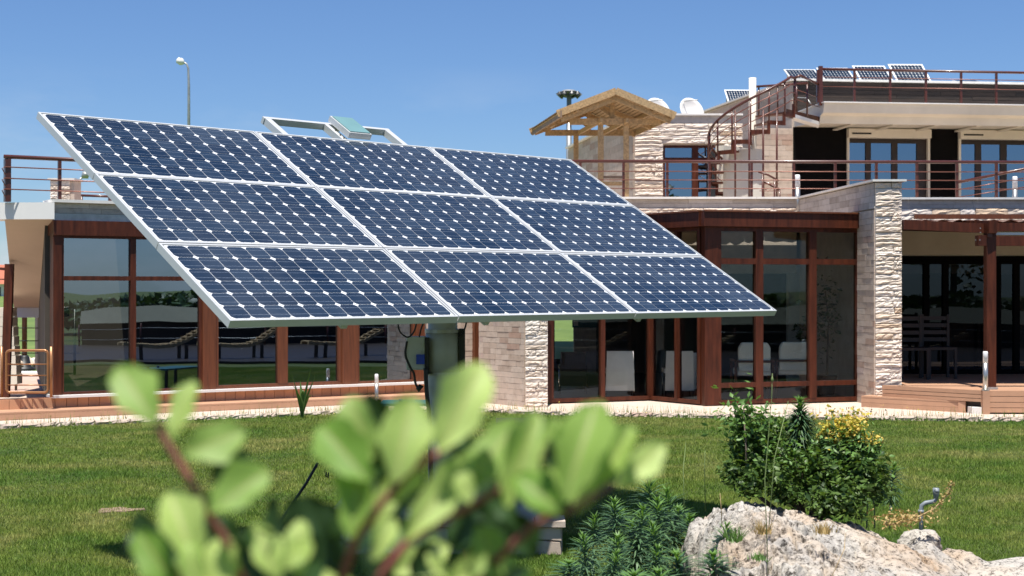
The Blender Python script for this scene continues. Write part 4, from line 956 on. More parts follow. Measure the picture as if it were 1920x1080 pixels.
# ------------------------------------------------------------------ garden plants near the house
def strappy(x, y, z, h, label, n=9, seed=1):
    t = thing('strappy_plant', (x, y, z), label, 'plant'); r_ = random.Random(seed)
    for k in range(n):
        a = 2*math.pi*k/n+r_.uniform(-.3, .3); ln = h*r_.uniform(.75, 1.1); sp_ = r_.uniform(.06, .6)*(1.2 if k % 3 == 0 else .5); w_ = .028
        mb = MB(); prev = None; seg = 7; dx, dy = math.cos(a), math.sin(a)*.6; br = r_.random() < .3
        for q in range(seg+1):
            f = q/seg; r0 = sp_*ln*f**1.4; zz = ln*(f-.28*sp_*f*f*2 - (.7*max(0, f-.62) if br else 0)); ww = w_*(1-f**2.2)*(.6+.8*f if f < .5 else 1)+.002
            c = Vector((x+dx*r0, y+dy*r0, z+zz)); sd = Vector((-dy, dx, 0)).normalized()*ww; sd = Vector((abs(sd.x)*.8+ww*.4, sd.y*.5, 0)); cur = [c-sd, c+Vector((0, .006, 0)), c+sd]
            mb.v += [tuple(v) for v in cur]
            if q: b = 3*(q-1); mb.f += [(b, b+1, b+4, b+3), (b+1, b+2, b+5, b+4)]
        mb.build('leaf', 'yucca', t, smooth=True)
p = at(566, 786, 19.7); strappy(p.x, 19.75, 0, .72, 'green strappy yucca like plant at the lawn edge before the left wing', 9, 4)

# weeds with tiny flowers along the lawn edge
def weeds():
    rng = np.random.default_rng(11); n = 4200; x = rng.uniform(-7, 8.5, n); y = edge_y(x)-np.abs(rng.normal(0, .10, n))+.05; h = rng.uniform(.03, .15, n)*(rng.random(n)**1.5*.9+.25)*1.35
    d = rng.normal(0, .03, (n, 2)); w_ = .0045
    b = np.stack([x, y, np.zeros(n)], 1); t = np.stack([x+d[:, 0], y+d[:, 1], h], 1); o_ = np.array([w_, 0, 0])
    V = np.stack([b-o_, b+o_, t], 1).reshape(-1, 3); i = np.arange(n)[:, None]*3
    stuff(npmesh('weeds', V, i+np.array([[0, 1, 2]]), 'grass', loc=(0, 20, 0)), 'thin weeds and unmown grass along the edge of the paving', 'weeds')
    m = rng.random(n) < .10; c = t[m]; stuff(leaf_cloud('weed_flowers', 'yellow', None, c, rng.uniform(.012, .026, m.sum()), rng, loc=(0, 20, 0), aspect=1), 'tiny yellow flower heads on the weeds along the paving edge', 'flowers')
    m = rng.random(n) < .35; c = b[m]+np.array([0, 0, .03]); stuff(leaf_cloud('weed_leaves', 'shrub', None, c, rng.uniform(.03, .07, m.sum()), rng, loc=(0, 20, 0)), 'small leafy weeds growing against the paving edge', 'weeds')
weeds()

# ------------------------------------------------------------------ grass
ROCK = [(1.95, 7.9, 1.05, .95)]
def grass():
    rng = np.random.default_rng(2); n = 620000
    u = rng.random(n); y = 8.3*(21.2/8.3)**u; x = rng.uniform(-1, 1, n)*(y*.365+.25)
    k = (y < edge_y(x)-.03) & ~((x > -1.2) & (x < .33) & (y > 9.66) & (y < 11)); x = x[k]; y = y[k]; n = len(x)
    h = rng.uniform(.012, .032, n)*(.8+.4*rng.random(n))*(1+.35*np.sin(x*2.3+2*np.sin(y*1.3))*np.sin(y*1.9+1.5*np.sin(x*1.7))); h = np.where(rng.random(n) < .006, h*2.1, h); lean = rng.normal(0, .45, (n, 2))*h[:, None]; w_ = .0018+.00014*y
    a = rng.uniform(0, math.pi, n); o_ = np.stack([np.cos(a)*w_, np.sin(a)*w_*.5, np.zeros(n)], 1)
    b = np.stack([x, y, np.zeros(n)-.002], 1); t = np.stack([x+lean[:, 0], y+lean[:, 1], h], 1)
    V = np.stack([b-o_, b+o_, t], 1).reshape(-1, 3); i = np.arange(n)[:, None]*3
    stuff(npmesh('grass', V, i+np.array([[0, 1, 2]]), 'grass', loc=(0, 12, 0)), 'short mown green lawn grass in front of the house', 'grass')
grass()
pb = at(222, 955, 11.6)
MB2 = MB(); pts = []
for k in range(14): a = 2*math.pi*k/14; rr = 1+.2*math.sin(3*a+1)+random.uniform(-.1, .1); pts.append((pb.x+.17*rr*math.cos(a), 11.6+.13*rr*(1+.4*math.sin(5*a))*math.sin(a), .0))
tag(MB2.prism(pts, (0, 0, .008)).build('flat_stone', 'soil', loc=(pb.x, 11.6, 0)), 'flat brownish stone slab set in the lawn at the lower left', 'stone')

# ------------------------------------------------------------------ rock
def rock_h(x, y):
    """height of the big boulder over the lawn; ridge high at the left, sloping to the right front"""
    crest = np.interp(x, [.85, 1.0, 1.15, 1.35, 1.6, 1.9, 2.15, 2.4, 2.62, 2.84], [-.3, .33, .50, .535, .49, .40, .33, .24, .10, -.25])
    front = np.interp(y, [6.0, 6.5, 7.3, 8.0, 8.5, 8.75, 9.05], [-.6, .30, .42, .85, 1.0, .7, -.6])
    return crest*np.maximum(front, -1) if False else crest-(1-front)*.36
rk = None
def build_rock():
    nx, ny = 500, 460; xs = np.linspace(.80, 3.05, nx); ys = np.linspace(6.0, 9.15, ny); V = []
    for j, y in enumerate(ys):
        for i, x in enumerate(xs):
            wx = x+.10*noise.noise(Vector((x*2.1, y*2.1, 1.7)))+.035*noise.noise(Vector((x*7, y*7, 3))); wy = y+.10*noise.noise(Vector((x*2.1, y*2.1, 9.2)))+.04*noise.noise(Vector((x*7, y*7, 8)))
            z = float(rock_h(wx, wy))
            p = Vector((x, y, 0))
            w1 = min(1, max(0, (2.0-x)/.7)); q1 = .45+.55*w1; z += .08*noise.noise(p*2.2)+q1*(.065*noise.noise(p*5.3)+.035*noise.noise(p*12)+.020*noise.noise(p*30))
            # solution pits, denser at the left
            c = noise.noise(p*9.5+Vector((0, 0, 4)))+.5*noise.noise(p*21+Vector((0, 0, 9))); w1 = min(1, max(0, (2.0-x)/.7)); amt = .08+.13*w1; th = .34-.19*w1
            if c > th: z -= min(1, (c-th)*9)*amt
            c = noise.noise(p*26+Vector((0, 0, 14)))
            th2 = .40-.28*w1
            if c > th2: z -= min(1, (c-th2)*7)*(.02+.035*w1)
            q = abs(noise.noise(Vector((x*3+y*1.5, y*4, 2.2)))); z -= .035*max(0, 1-q*18)
            V.append((x, y, max(z, -.12)))
    i, j = np.meshgrid(np.arange(nx-1), np.arange(ny-1)); a = (j*nx+i).ravel()
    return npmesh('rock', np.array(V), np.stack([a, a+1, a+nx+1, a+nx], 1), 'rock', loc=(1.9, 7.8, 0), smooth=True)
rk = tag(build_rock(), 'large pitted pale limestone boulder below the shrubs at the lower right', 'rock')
# small rocks beside
def small_rock(c, s, label, m='rock', seed=0, name='small_rock'):
    import bmesh
    b = bmesh.new(); bmesh.ops.create_icosphere(b, subdivisions=4, radius=1)
    for v in b.verts:
        p = v.co.copy(); f = 1+.28*noise.noise(p*1.2+Vector((seed*5.3, 1, 0)))+.13*noise.noise(p*3.4+Vector((seed, 2, 0)))+.06*noise.noise(p*8+Vector((seed, 2, 5))); v.co = p*f
    me = bpy.data.meshes.new(name); b.to_mesh(me); b.free(); me.materials.append(M[m]); me.polygons.foreach_set('use_smooth', [True]*len(me.polygons))
    o = bpy.data.objects.new(name, me); COL.objects.link(o); o.location = c; o.scale = s; WL[o] = Vector(c); o.rotation_euler.z = seed
    tag(o, label, 'rock'); return o
small_rock((2.42, 8.75, .22), (.13, .12, .10), 'small pale rounded rock on the boulder rim beside the grey pipe', seed=1)
small_rock((2.62, 8.65, .08), (.20, .18, .13), 'low grey rock at the right shoulder of the big boulder', seed=2)
small_rock((2.98, 8.45, -.02), (.52, .40, .20), 'flat cream rock slab at the lower right frame corner', seed=3)
small_rock((1.08, 8.35, .20), (.13, .16, .22), 'dark grey pitted knob at the left end of the boulder', seed=6)

# ------------------------------------------------------------------ spurge shoots
def shoot_mesh(h, seed, L_=.10, n=130, m=('spurge', 'spurget', 'stem'), droop=1.0, lw=.011, lean=0):
    """mesh: bare stem below, dense narrow leaves above, fresh tips at the crown"""
    r_ = np.random.default_rng(seed); V = []; Fc = []; MI = []
    def stem(f): return np.array([lean*f*f*h, 0, h*f])
    ns = 7
    for k in range(ns+1):
        f = k/ns; c = stem(f); rr = .009*(1-.5*f)
        for q in range(5): a = 2*math.pi*q/5; V.append(c+np.array([rr*math.cos(a), rr*math.sin(a), 0]))
    for k in range(ns):
        for q in range(5): Fc.append((k*5+q, k*5+(q+1) % 5, (k+1)*5+(q+1) % 5, (k+1)*5+q)); MI.append(2)
    for k in range(n):
        f = 1-.58*(k/n); a = k*2.399+r_.uniform(-.2, .2); tip = k < n*.16
        el = R(78) if k < n*.08 else R(np.interp(k/n, [0, .15, .4, .7, 1], [70, 45, 18, -8, -40*droop])+r_.uniform(-12, 12))
        l = L_*(.70+.35*min(1, k/n*5))*r_.uniform(.8, 1.15); c = stem(f); o = np.array([math.cos(a), math.sin(a), 0]); s = np.array([-math.sin(a), math.cos(a), 0])*lw/2*(1.2 if not tip else .9)
        d1 = o*math.cos(el)+np.array([0, 0, math.sin(el)]); e2 = el-R(28)*droop; d2 = o*math.cos(e2)+np.array([0, 0, math.sin(e2)])
        m1 = c+d1*l*.5; m2 = m1+d2*l*.5; b = len(V); V += [c-s*.4, c+s*.4, m1-s, m1+s, m2]
        Fc += [(b, b+1, b+3, b+2), (b+2, b+3, b+4)]; MI += [1 if tip else 0]*2
    me = bpy.data.meshes.new('shoot'); me.from_pydata([tuple(v) for v in V], [], Fc)
    for q in m: me.materials.append(M[q])
    me.polygons.foreach_set('material_index', MI); me.update(); return me
cl = thing('spurge_clump', (.85, 8.1, 0), 'clump of dark blue green spurge shoots with whorled narrow leaves, left of the boulder', 'plant')
SM = [shoot_mesh(1.0, i, L_=.165, n=150, lw=.0165, lean=(-.06, .05, .1, -.1, .02)[i]) for i in range(5)]
rng = random.Random(12)
tops = [(1110, 975, 8.3), (1100, 1010, 7.7), (1160, 938, 8.7), (1195, 962, 8.1), (1228, 905, 8.6), (1275, 928, 8.4), (1245, 990, 7.9), (1330, 990, 7.9), (1150, 1010, 7.6), (1210, 1030, 7.5), (1290, 1040, 7.6), (1180, 985, 8.5),
        (1260, 960, 8.9), (1130, 1040, 7.4), (1340, 1045, 7.5), (1300, 975, 8.6), (1215, 970, 8.8), (1085, 1050, 7.9), (1170, 1070, 7.2), (1250, 1075, 7.2), (1190, 1015, 8.2), (1235, 945, 8.3), (1140, 965, 8.8)]
for i, (px, py, Y) in enumerate(tops):
    p = at(px, py, Y); o = bpy.data.objects.new('shoot', SM[i % 5]); COL.objects.link(o); o.parent = cl; o.location = Vector((p.x, p.y, 0))-WL[cl]
    h = max(.2, p.z); o.scale = (h/.75*1.1 if h > .4 else .95, h/.75*1.1 if h > .4 else .95, h); o.rotation_euler = (rng.uniform(-.1, .1), rng.uniform(-.1, .1), rng.uniform(0, 6))

# ------------------------------------------------------------------ shrubs on the boulder
def shrub(name, label, lobes, n, size, m, seed, stems, base, aspect=.55):
    t = thing(name, base, label, 'shrub'); r_ = np.random.default_rng(seed); C_ = []
    wts = np.array([l[1][0]*l[1][2] for l in lobes]); wts = wts/wts.sum()
    for (c, rad), k in zip(lobes, (wts*n).astype(int)):
        d = r_.normal(size=(k, 3)); d /= np.linalg.norm(d, axis=1)[:, None]; rr = r_.random(k)**.42
        rad = np.array(rad)*(1+.25*np.sin(d[:, :1]*7+d[:, 2:]*5)); C_.append(np.array(c)+d*rr[:, None]*rad)
    C_ = np.concatenate(C_); cen = C_.mean(0); nn = C_-cen; nn /= np.linalg.norm(nn, axis=1)[:, None]
    stuff(leaf_cloud('foliage', m, t, C_, r_.uniform(size*.6, size*1.25, len(C_)), r_, normals=nn*.5, aspect=aspect, up=0))
    for a, b in stems:
        a = Vector(a); b = Vector(b); mid = a.lerp(b, .5)+Vector((r_.uniform(-.05, .05), r_.uniform(-.05, .05), .03)); tube('branch', 'limb', t, [a, mid, b], [.012, .008, .004], 6)
    return t
B0 = (1.75, 8.75, .3)
def q3(px, py, Y): p = at(px, py, Y); return (p.x, p.y, p.z)
lob = [(q3(1410, 850, 8.8), (.17, .16, .15)), (q3(1395, 800, 8.8), (.10, .1, .12)), (q3(1440, 820, 8.9), (.13, .12, .14)), (q3(1375, 890, 8.7), (.10, .1, .09)), (q3(1480, 880, 8.8), (.17, .16, .14)),
       (q3(1550, 890, 8.7), (.18, .18, .16)), (q3(1610, 890, 8.7), (.17, .16, .17)), (q3(1640, 900, 8.6), (.10, .1, .12)), (q3(1585, 940, 8.45), (.13, .12, .13)), (q3(1520, 850, 8.9), (.18, .15, .10)),
       (q3(1600, 850, 8.8), (.14, .12, .10)), (q3(1400, 915, 8.55), (.09, .09, .06)), (q3(1480, 925, 8.6), (.16, .12, .08)), (q3(1545, 945, 8.5), (.14, .12, .09)), (q3(1440, 890, 8.6), (.14, .12, .10))]
shrub('leafy_shrub', 'dark broad leaved shrub spreading over the top of the boulder', lob, 6800, .047, 'shrub', 3,
      [(B0, l[0]) for l in lob], B0)
g_ = np.concatenate([RNG.normal(size=(260, 3))*np.array([.09, .08, .09])+np.array(q3(1400, 790, 8.75)), RNG.normal(size=(200, 3))*np.array([.12, .1, .07])+np.array(q3(1470, 850, 8.7)), RNG.normal(size=(160, 3))*np.array([.12, .1, .08])+np.array(q3(1600, 860, 8.6))])
t = thing('sapling', q3(1400, 900, 8.7), 'lighter yellow green leafy sprigs at the upper left of the dark shrub', 'shrub')
tube('branch', 'limb', t, [q3(1400, 930, 8.7), q3(1400, 860, 8.7), q3(1395, 780, 8.7)], [.01, .007, .003], 6); stuff(leaf_cloud('foliage', 'spurget', t, g_[:260], RNG.uniform(.03, .055, 260), RNG))
t = thing('sapling', q3(1540, 900, 8.7), 'light green leaf sprigs in the middle and right of the dark shrub', 'shrub')
tube('branch', 'limb', t, [q3(1520, 930, 8.7), q3(1490, 860, 8.7)], [.01, .003], 6); stuff(leaf_cloud('foliage', 'spurget', t, g_[260:], RNG.uniform(.025, .045, 360), RNG))
# tall spurge head in the middle
sh_ = thing('tall_spurge', q3(1503, 900, 8.9), 'single tall feathery green spurge rising from the middle of the shrubs', 'plant')
b = WL[sh_]; tp = at(1500, 760, 8.9)
me = shoot_mesh(1.0, 77, L_=.20, n=420, m=('spurge', 'spurget', 'stem'), droop=1.5, lw=.016)
o = bpy.data.objects.new('shoot', me); COL.objects.link(o); o.parent = sh_; o.location = (tp.x-b.x, 0, -.02); h = tp.z-b.z; o.scale = (.62, .62, h+.03)
for dx, dz in ((.03, -.05), (-.03, -.07)): o = bpy.data.objects.new('shoot', me); COL.objects.link(o); o.parent = sh_; o.location = (tp.x-b.x+dx, .03, -.02); o.scale = (.5, .5, h+dz); o.rotation_euler.z = dx*50
# yellow flowering spurge
ys = thing('yellow_spurge', q3(1585, 870, 8.8), 'yellow flowering spurge at the right of the boulder shrubs', 'plant'); b = WL[ys]
rng = np.random.default_rng(9); heads = []
for k in range(85):
    px = 1588+rng.normal(0, 24); py = 802+abs(px-1588)*.35+rng.normal(0, 14); heads.append(q3(px, py, 8.8+rng.normal(0, .07)))
for k, hd in enumerate(heads):
    if k % 4 == 0: tube('stem', 'stem', ys, [(b.x+(hd[0]-b.x)*.3, hd[1], b.z-.05), hd], .004, 5)
H_ = np.array(heads); C_ = np.repeat(H_, 20, 0)+rng.normal(0, .019, (len(H_)*20, 3)); stuff(leaf_cloud('flower_heads', 'yellow', ys, C_, rng.uniform(.014, .030, len(C_)), rng, aspect=.9))
C_ = np.repeat(H_, 14, 0)+rng.normal(0, .03, (len(H_)*14, 3))-np.array([0, 0, .05]); stuff(leaf_cloud('foliage', 'spurget', ys, C_, rng.uniform(.03, .07, len(C_)), rng, aspect=.2))
for dx, dz in ((.05, .0), (-.06, -.02), (.12, -.04)):
    o = bpy.data.objects.new('shoot', SM[0]); COL.objects.link(o); o.parent = ys; o.location = (dx, 0, -.08); o.scale = (.8, .8, .30+dz)
# dry brown seed heads behind the yellow plant
C_ = np.array([q3(1600+rng.normal(0, 26), 775+rng.normal(0, 7), 9.0) for _ in range(70)]); stuff(leaf_cloud('seed_heads', 'drystem', ys, C_, rng.uniform(.01, .02, 70), rng, aspect=.9))
# spurge sprigs right of shrub
o_ = thing('spurge_sprig', q3(1650, 900, 8.9), 'small light green spurge sprig at the right side of the broad leaved shrub', 'plant')
for k, (px, py) in enumerate(((1640, 845), (1668, 875), (1625, 838))):
    p = at(px, py, 8.9); ob = bpy.data.objects.new('shoot', SM[k]); COL.objects.link(ob); ob.parent = o_; ob.location = Vector((p.x, p.y, .3))-WL[o_]; ob.scale = (.62, .62, p.z-.3)
# thin stalks
def stalk(name, pts, label, m='stem', r=.0026, heads=None):
    t = thing(name, pts[0], label, 'plant'); tube('stalk', m, t, pts, [r, r*.9]+[r*.6]*(len(pts)-2), 5)
    if heads:
        mb = MB()
        for p in heads: p = Vector(p); mb.tube([p-Vector((0, 0, .012)), p, p+Vector((0, 0, .02))], [.002, .008, .001], 6)
        mb.build('bud', m, t, smooth=True)
stalk('flower_stalk', [q3(1440, 1075, 7.4), q3(1434, 900, 7.5), q3(1447, 745, 7.6), q3(1448, 700, 7.6)], 'thin green stalk with a bud crossing the left side of the shrubs', heads=[q3(1448, 712, 7.6)])
stalk('flower_stalk', [q3(1442, 985, 7.8), q3(1452, 860, 7.9), q3(1478, 752, 8.0)], 'thin bent green stalk leaning right in front of the shrubs')
stalk('grass_stalk', [q3(1283, 960, 8.6), q3(1281, 880, 8.7), q3(1286, 830, 8.8)], 'thin upright grass stem beside the spurge clump')
stalk('grass_stalk', [q3(1323, 960, 8.9), q3(1321, 880, 8.9), q3(1322, 845, 8.9)], 'thin green stem standing left of the leafy shrub')
stalk('dry_stalk', [q3(1560, 1080, 7.0), q3(1583, 1030, 7.1), q3(1585, 1000, 7.2)], 'leafless dry twig standing on the front of the boulder', 'drystem', .002)
stalk('dry_stalk', [q3(1355, 1010, 8.0), q3(1352, 950, 8.0), q3(1350, 925, 8.0)], 'dry orange stem on the left part of the boulder', 'drystem', .0025)
dc = [q3(1660, 985, 8.6), q3(1710, 975, 8.6), q3(1750, 955, 8.6), q3(1775, 930, 8.6), q3(1785, 905, 8.6)]
t = thing('dry_branch', dc[0], 'curved dry flowering branch arching up behind the boulder beside the grey pipe', 'plant'); tube('stem', 'drystem', t, dc, [.006, .005, .004, .003, .002], 6)
C_ = np.concatenate([np.array([np.array(a)*(1-f)+np.array(b_)*f for f in np.linspace(0, 1, 16)]) for a, b_ in zip(dc[:-1], dc[1:])]); C_ = np.repeat(C_, 3, 0)+rng.normal(0, .013, (len(C_)*3, 3))
stuff(leaf_cloud('dry_leaves', 'dry', t, C_, rng.uniform(.012, .024, len(C_)), rng, aspect=.6))
C_ = np.array([q3(1690+rng.normal(0, 28), 972+rng.normal(0, 8), 8.5+rng.normal(0, .05)) for _ in range(260)]); stuff(leaf_cloud('leaf_litter', 'dry', None, C_, rng.uniform(.015, .035, 260), rng, loc=(2.2, 8.5, .4)), 'dry leaf litter and twigs on the boulder rim', 'leaf litter')
# tufts growing out of the rock
def tuft(px, py, Y, label, n=60, h=.10, m='spurget'):
    p = at(px, py, Y); z = p.z; r_ = np.random.default_rng(px); b = np.array([p.x, p.y, z])+r_.normal(0, .02, (n, 3))*np.array([1, 1, .2]); d = r_.normal(0, .4, (n, 3)); d[:, 2] = 1
    t = b+d*h*r_.uniform(.5, 1, (n, 1)); o_ = np.array([.003, 0, 0]); V = np.stack([b-o_, b+o_, t], 1).reshape(-1, 3); i = np.arange(n)[:, None]*3
    tag(npmesh('grass_tuft', V, i+np.array([[0, 1, 2]]), m, loc=tuple(p)), label, 'plant', 'little tufts growing in the boulder')
tuft(1378, 1015, 7.6, 'small green tuft in a hollow at the left of the boulder'); tuft(1422, 1050, 7.2, 'tiny moss green tuft low on the boulder front', h=.05)
tuft(1545, 1000, 7.6, 'dry brown tuft in the middle crack of the boulder', m='dry', h=.07); tuft(1430, 1000, 7.8, 'brown dry grass tuft in the large pit of the boulder', m='dry', h=.08)

# ------------------------------------------------------------------ sprinkler pipe
pc = at(1727, 968, 9.4)
pp = thing('standpipe', pc, 'grey plastic pipe elbow with a small tap head standing in the lawn behind the boulder', 'pipe')
tube('pipe', 'pvc', pp, [(pc.x, pc.y, 0), (pc.x, pc.y, pc.z+.03), at(1728, 948, 9.4), at(1735, 943, 9.4), at(1752, 940, 9.4), at(1755, 934, 9.4)], .014, 12)
tube('tap_head', 'pvc', pp, [at(1755, 938, 9.4), at(1755, 922, 9.4), at(1755, 915, 9.4)], [.013, .022, .020], 12)
tube('collar', 'pvc', pp, [at(1727, 962, 9.4), at(1727, 956, 9.4)], .019, 12); p = at(1755, 920, 9.37); tube('outlet', 'pvc', pp, [p, p-Vector((0, .03, 0))], .012, 10)

# ------------------------------------------------------------------ tracker mast, plinth
MX, MY = -.48, 10.22
pl = thing('plinth', (MX, 10.3, 0), 'low square plinth clad in irregular flat stones at the foot of the mast', 'plinth')
box('core', 'mortar', pl, -1.25, .33, 9.68, 11.0, -.02, .185)
rng = random.Random(8)
def crazy(x0, x1, y, z0, z1, n):
    """irregular flat stones with recessed joints on the front face"""
    xs = [x0+(x1-x0)*k/n+(rng.uniform(-.04, .04) if 0 < k < n else 0) for k in range(n+1)]
    for a, b in zip(xs[:-1], xs[1:]):
        zm = z0+(z1-z0)*rng.uniform(.35, .65); j = rng.uniform(-.03, .03)
        for lo_, hi_, s_ in ((z0, zm, 1), (zm, z1, -1)):
            g_ = .006; zl, zr = (lo_+g_, lo_+g_) if s_ == 1 else (lo_+g_+j*.5, lo_+g_-j*.5); tl, tr = (hi_-g_+j*.5, hi_-g_-j*.5) if s_ == 1 else (hi_-g_, hi_-g_)
            MB().prism([(a+g_, y, zl), (b-g_, y, zr), (b-g_-.01, y, tr), (a+g_+.012, y, tl)], (0, -.025-rng.random()*.008, 0)).build('stone', 'smooth', pl)
crazy(-1.25, .33, 9.68, 0, .185, 9)
for k in range(8): a = -1.27+k*.203; MB().box(a+.003, a+.198, 9.63, 9.9, .187, .225).build('rim_stone', 'smooth', pl)
box('top', 'mortar', pl, -1.25, .33, 9.9, 11.0, .187, .21)
ms = thing('solar_tracker', (MX, MY, .2), 'large tilted array of nine solar modules on a grey steel mast in the lawn', 'solar array')
az, ti = .7759, .5374; W_, H_ = 4.80, 2.46
C0 = Vector((-.4785, 10.03, 2.211)); r_ = Vector((math.cos(az), math.sin(az), 0)); u_ = Vector((-math.sin(az)*math.cos(ti), math.cos(az)*math.cos(ti), math.sin(ti))); n_ = r_.cross(u_)
def lp_(a, b, c=0): return C0+r_*a+u_*b+n_*c
def local(px, py, off=0):                     # where the ray of a measured point meets the plane of the array
    d = at(px, py, 1)-Vector((0, 0, H)); o0 = Vector((0, 0, H)); k = (C0+n_*off-o0).dot(n_)/d.dot(n_); q = o0+d*k-C0; return q.dot(r_), q.dot(u_)
def labox(mb, a0, a1, b0, b1, c0, c1):
    return mb.hexa([lp_(a0, b0, c0), lp_(a1, b0, c0), lp_(a1, b1, c0), lp_(a0, b1, c0), lp_(a0, b0, c1), lp_(a1, b0, c1), lp_(a1, b1, c1), lp_(a0, b1, c1)])
MW, MH = W_/3, H_/3
CW = (MW-.062)/12; CH = (MH-.054)/6
def cell_poly(k=.135):
    a, b = CW/2-.0020, CH/2-.0021; k = k*CW
    k2 = k*1.1
    # pseudo-square with rounded corners
    P = []
    for sx_, sy_, st in ((1, 1, 0), (-1, 1, 90), (-1, -1, 180), (1, -1, 270)):
        p1 = (sx_*a, sy_*(b-k2)); p2 = (sx_*(a-k2*.5), sy_*(b-k2*.38)); p3 = (sx_*(a-k2), sy_*b)
        P += [p1, p2, p3] if sx_*sy_ > 0 else [p3, p2, p1]
    return P
cp = cell_poly()
cme = bpy.data.meshes.new('cell'); cme.from_pydata([(x, y, .0) for x, y in cp]+[(x, y, -.0012) for x, y in cp], [], [tuple(range(len(cp)))]+[(i, len(cp)+i, len(cp)+(i+1) % len(cp), (i+1) % len(cp)) for i in range(len(cp))])
uvl = cme.uv_layers.new(name='UVMap'); 
for lp2 in cme.loops: v = cme.vertices[lp2.vertex_index].co; uvl.data[lp2.index].uv = (v.x/CW+.5, v.y/CH+.5)
cme.materials.append(M['cell']); cme.update()
rot = Matrix((r_, u_, n_)).transposed().to_4x4()
rest = []
names = {(0, 0): 'top left', (1, 0): 'top middle', (2, 0): 'top right', (0, 1): 'middle left', (1, 1): 'centre', (2, 1): 'middle right', (0, 2): 'bottom left', (1, 2): 'bottom middle', (2, 2): 'bottom right'}
for ci in range(3):
    for ri in range(3):
        a0 = -W_/2+ci*MW+.004; a1 = a0+MW-.008; b1 = H_/2-ri*MH-.004; b0 = b1-MH+.008
        c = (ci*.0-.0)+random.uniform(-.002, .002)
        mod = labox(MB(), a0+.02, a1-.02, b0+.02, b1-.02, c-.012, c-.0035).build('solar_module', 'backsheet', ms)
        fr = MB(); w_ = .012
        labox(fr, a0, a1, b0, b0+w_, c-.045, c); labox(fr, a0, a1, b1-w_, b1, c-.045, c); labox(fr, a0, a0+w_, b0+w_, b1-w_, c-.045, c); labox(fr, a1-w_, a1, b0+w_, b1-w_, c-.045, c)
        fr.build('module_frame', 'frame', mod)
        cx0 = (a0+a1)/2; cy0 = (b0+b1)/2
        for i in range(12):
            for j in range(6):
                p = lp_(cx0+(i-5.5)*CW, cy0+(j-2.5)*CH, c-.0020)
                if (ci, ri) in ((0, 0), (0, 1), (0, 2), (1, 2)):
                    o = bpy.data.objects.new('cell', cme); COL.objects.link(o); o.parent = mod; o.location = p-WL[ms]; o.rotation_euler = rot.to_euler()
                else: rest.append(p)
V = []; Fc = []; UV = []; k = len(cp)
for p in rest:
    b = len(V); V += [tuple(p+r_*x+u_*y-WL[ms]) for x, y in cp]; Fc.append(tuple(range(b, b+k))); UV += [(x/CW+.5, y/CH+.5) for x, y in cp]
me = bpy.data.meshes.new('cells'); me.from_pydata(V, [], Fc); ul = me.uv_layers.new(name='UVMap'); ul.data.foreach_set('uv', np.array(UV, np.float32).ravel()); me.materials.append(M['cell'])
o = bpy.data.objects.new('cells', me); COL.objects.link(o); o.parent = ms; o['kind'] = 'stuff'
# rails and torque tube under the modules
for b in (-.95, -.45, .45, .95): labox(MB(), -W_/2+.1, W_/2-.1, b-.03, b+.03, -.10, -.047).build('support_rail', 'galv', ms)
for a in (-1.5, -.5, .5, 1.5): labox(MB(), a-.04, a+.04, -1.0, 1.0, -.19, -.102).build('cross_rail', 'galv', ms)
tube('torque_tube', 'mast', ms, [lp_(-1.6, 0, -.28), lp_(1.6, 0, -.28)], .085, 16)
hd = lp_(0, 0, -.28)
MB().tube([(MX, MY, .2), (MX, MY, .22), (MX, MY, .2201)], [.24, .24, .1], 20).build('base_flange', 'mast', ms)
mtop = hd.z-.02
def mz(py): return at(0, py, MY).z
MB().tube([(MX, MY, .2), (MX, MY, mtop)], .102, 24).build('mast', 'mast', ms, smooth=True)
for y0_, y1_, r0 in ((617, 624, .125), (697, 702, .122)): MB().tube([(MX, MY, mz(y1_)), (MX, MY, mz(y0_))], r0, 24).build('mast_collar', 'galv', ms, smooth=False)
MB().tube([(MX, MY, mz(697)), (MX, MY, mz(624))], .118, 24).build('mast_sleeve', 'mast', ms, smooth=True)
MB().box(MX+.115, MX+.155, MY-.06, MY+.02, mz(696), mz(616)).build('conduit', 'black', ms)
hdm = MB(); hdm.bar((MX, MY, mtop-.14), hd+Vector((0, 0, .02)), .22, .22); hdm.build('tilt_head', 'mast', ms)
tube('actuator', 'galv', ms, [(MX+.05, MY-.12, mz(640)), lp_(.0, -.75, -.2)], [.03, .022], 10) if False else None
for px in (912, 1205, 640): a, b = local(px, 598, -.05); labox(MB(), a-.02, a+.02, -1.20, -1.15, -.085, -.047).build('clamp', 'mast', ms)
# control cabinet, socket and cables
bx0, bx1 = MX-.245, MX-.115; by0 = MY-.12
cb = MB().box(bx0, bx1, by0, by0+.12, mz(692), mz(630)).build('control_box', 'boxgrey', ms, bevel=.008)
MB().box(MX-.175, MX-.118, by0-.018, by0-.001, mz(681), mz(663)).build('socket', 'blue', cb)
for y in (645, 658): MB().tube([(MX-.147, by0-.012, mz(y)), (MX-.147, by0-.0005, mz(y))], .008, 10).build('knob', 'boxgrey', cb)
MB().box(MX-.114, MX-.09, by0-.01, by0+.1, mz(700), mz(632)).build('mounting_strip', 'black', ms)
def arc(pts): return [Vector(p) for p in pts]
def cable(pts, r=.006, m='black', nm='cable'):
    P = [Vector(p) for p in pts]; out = []
    for i in range(len(P)-1):
        p0, p1, p2, p3 = P[max(i-1, 0)], P[i], P[i+1], P[min(i+2, len(P)-1)]
        for k in range(6):
            t = k/6; out.append(.5*((2*p1)+(-p0+p2)*t+(2*p0-5*p1+4*p2-p3)*t*t+(-p0+3*p1-3*p2+p3)*t**3))
    out.append(P[-1]); return tube(nm, m, ms, out, r, 7)
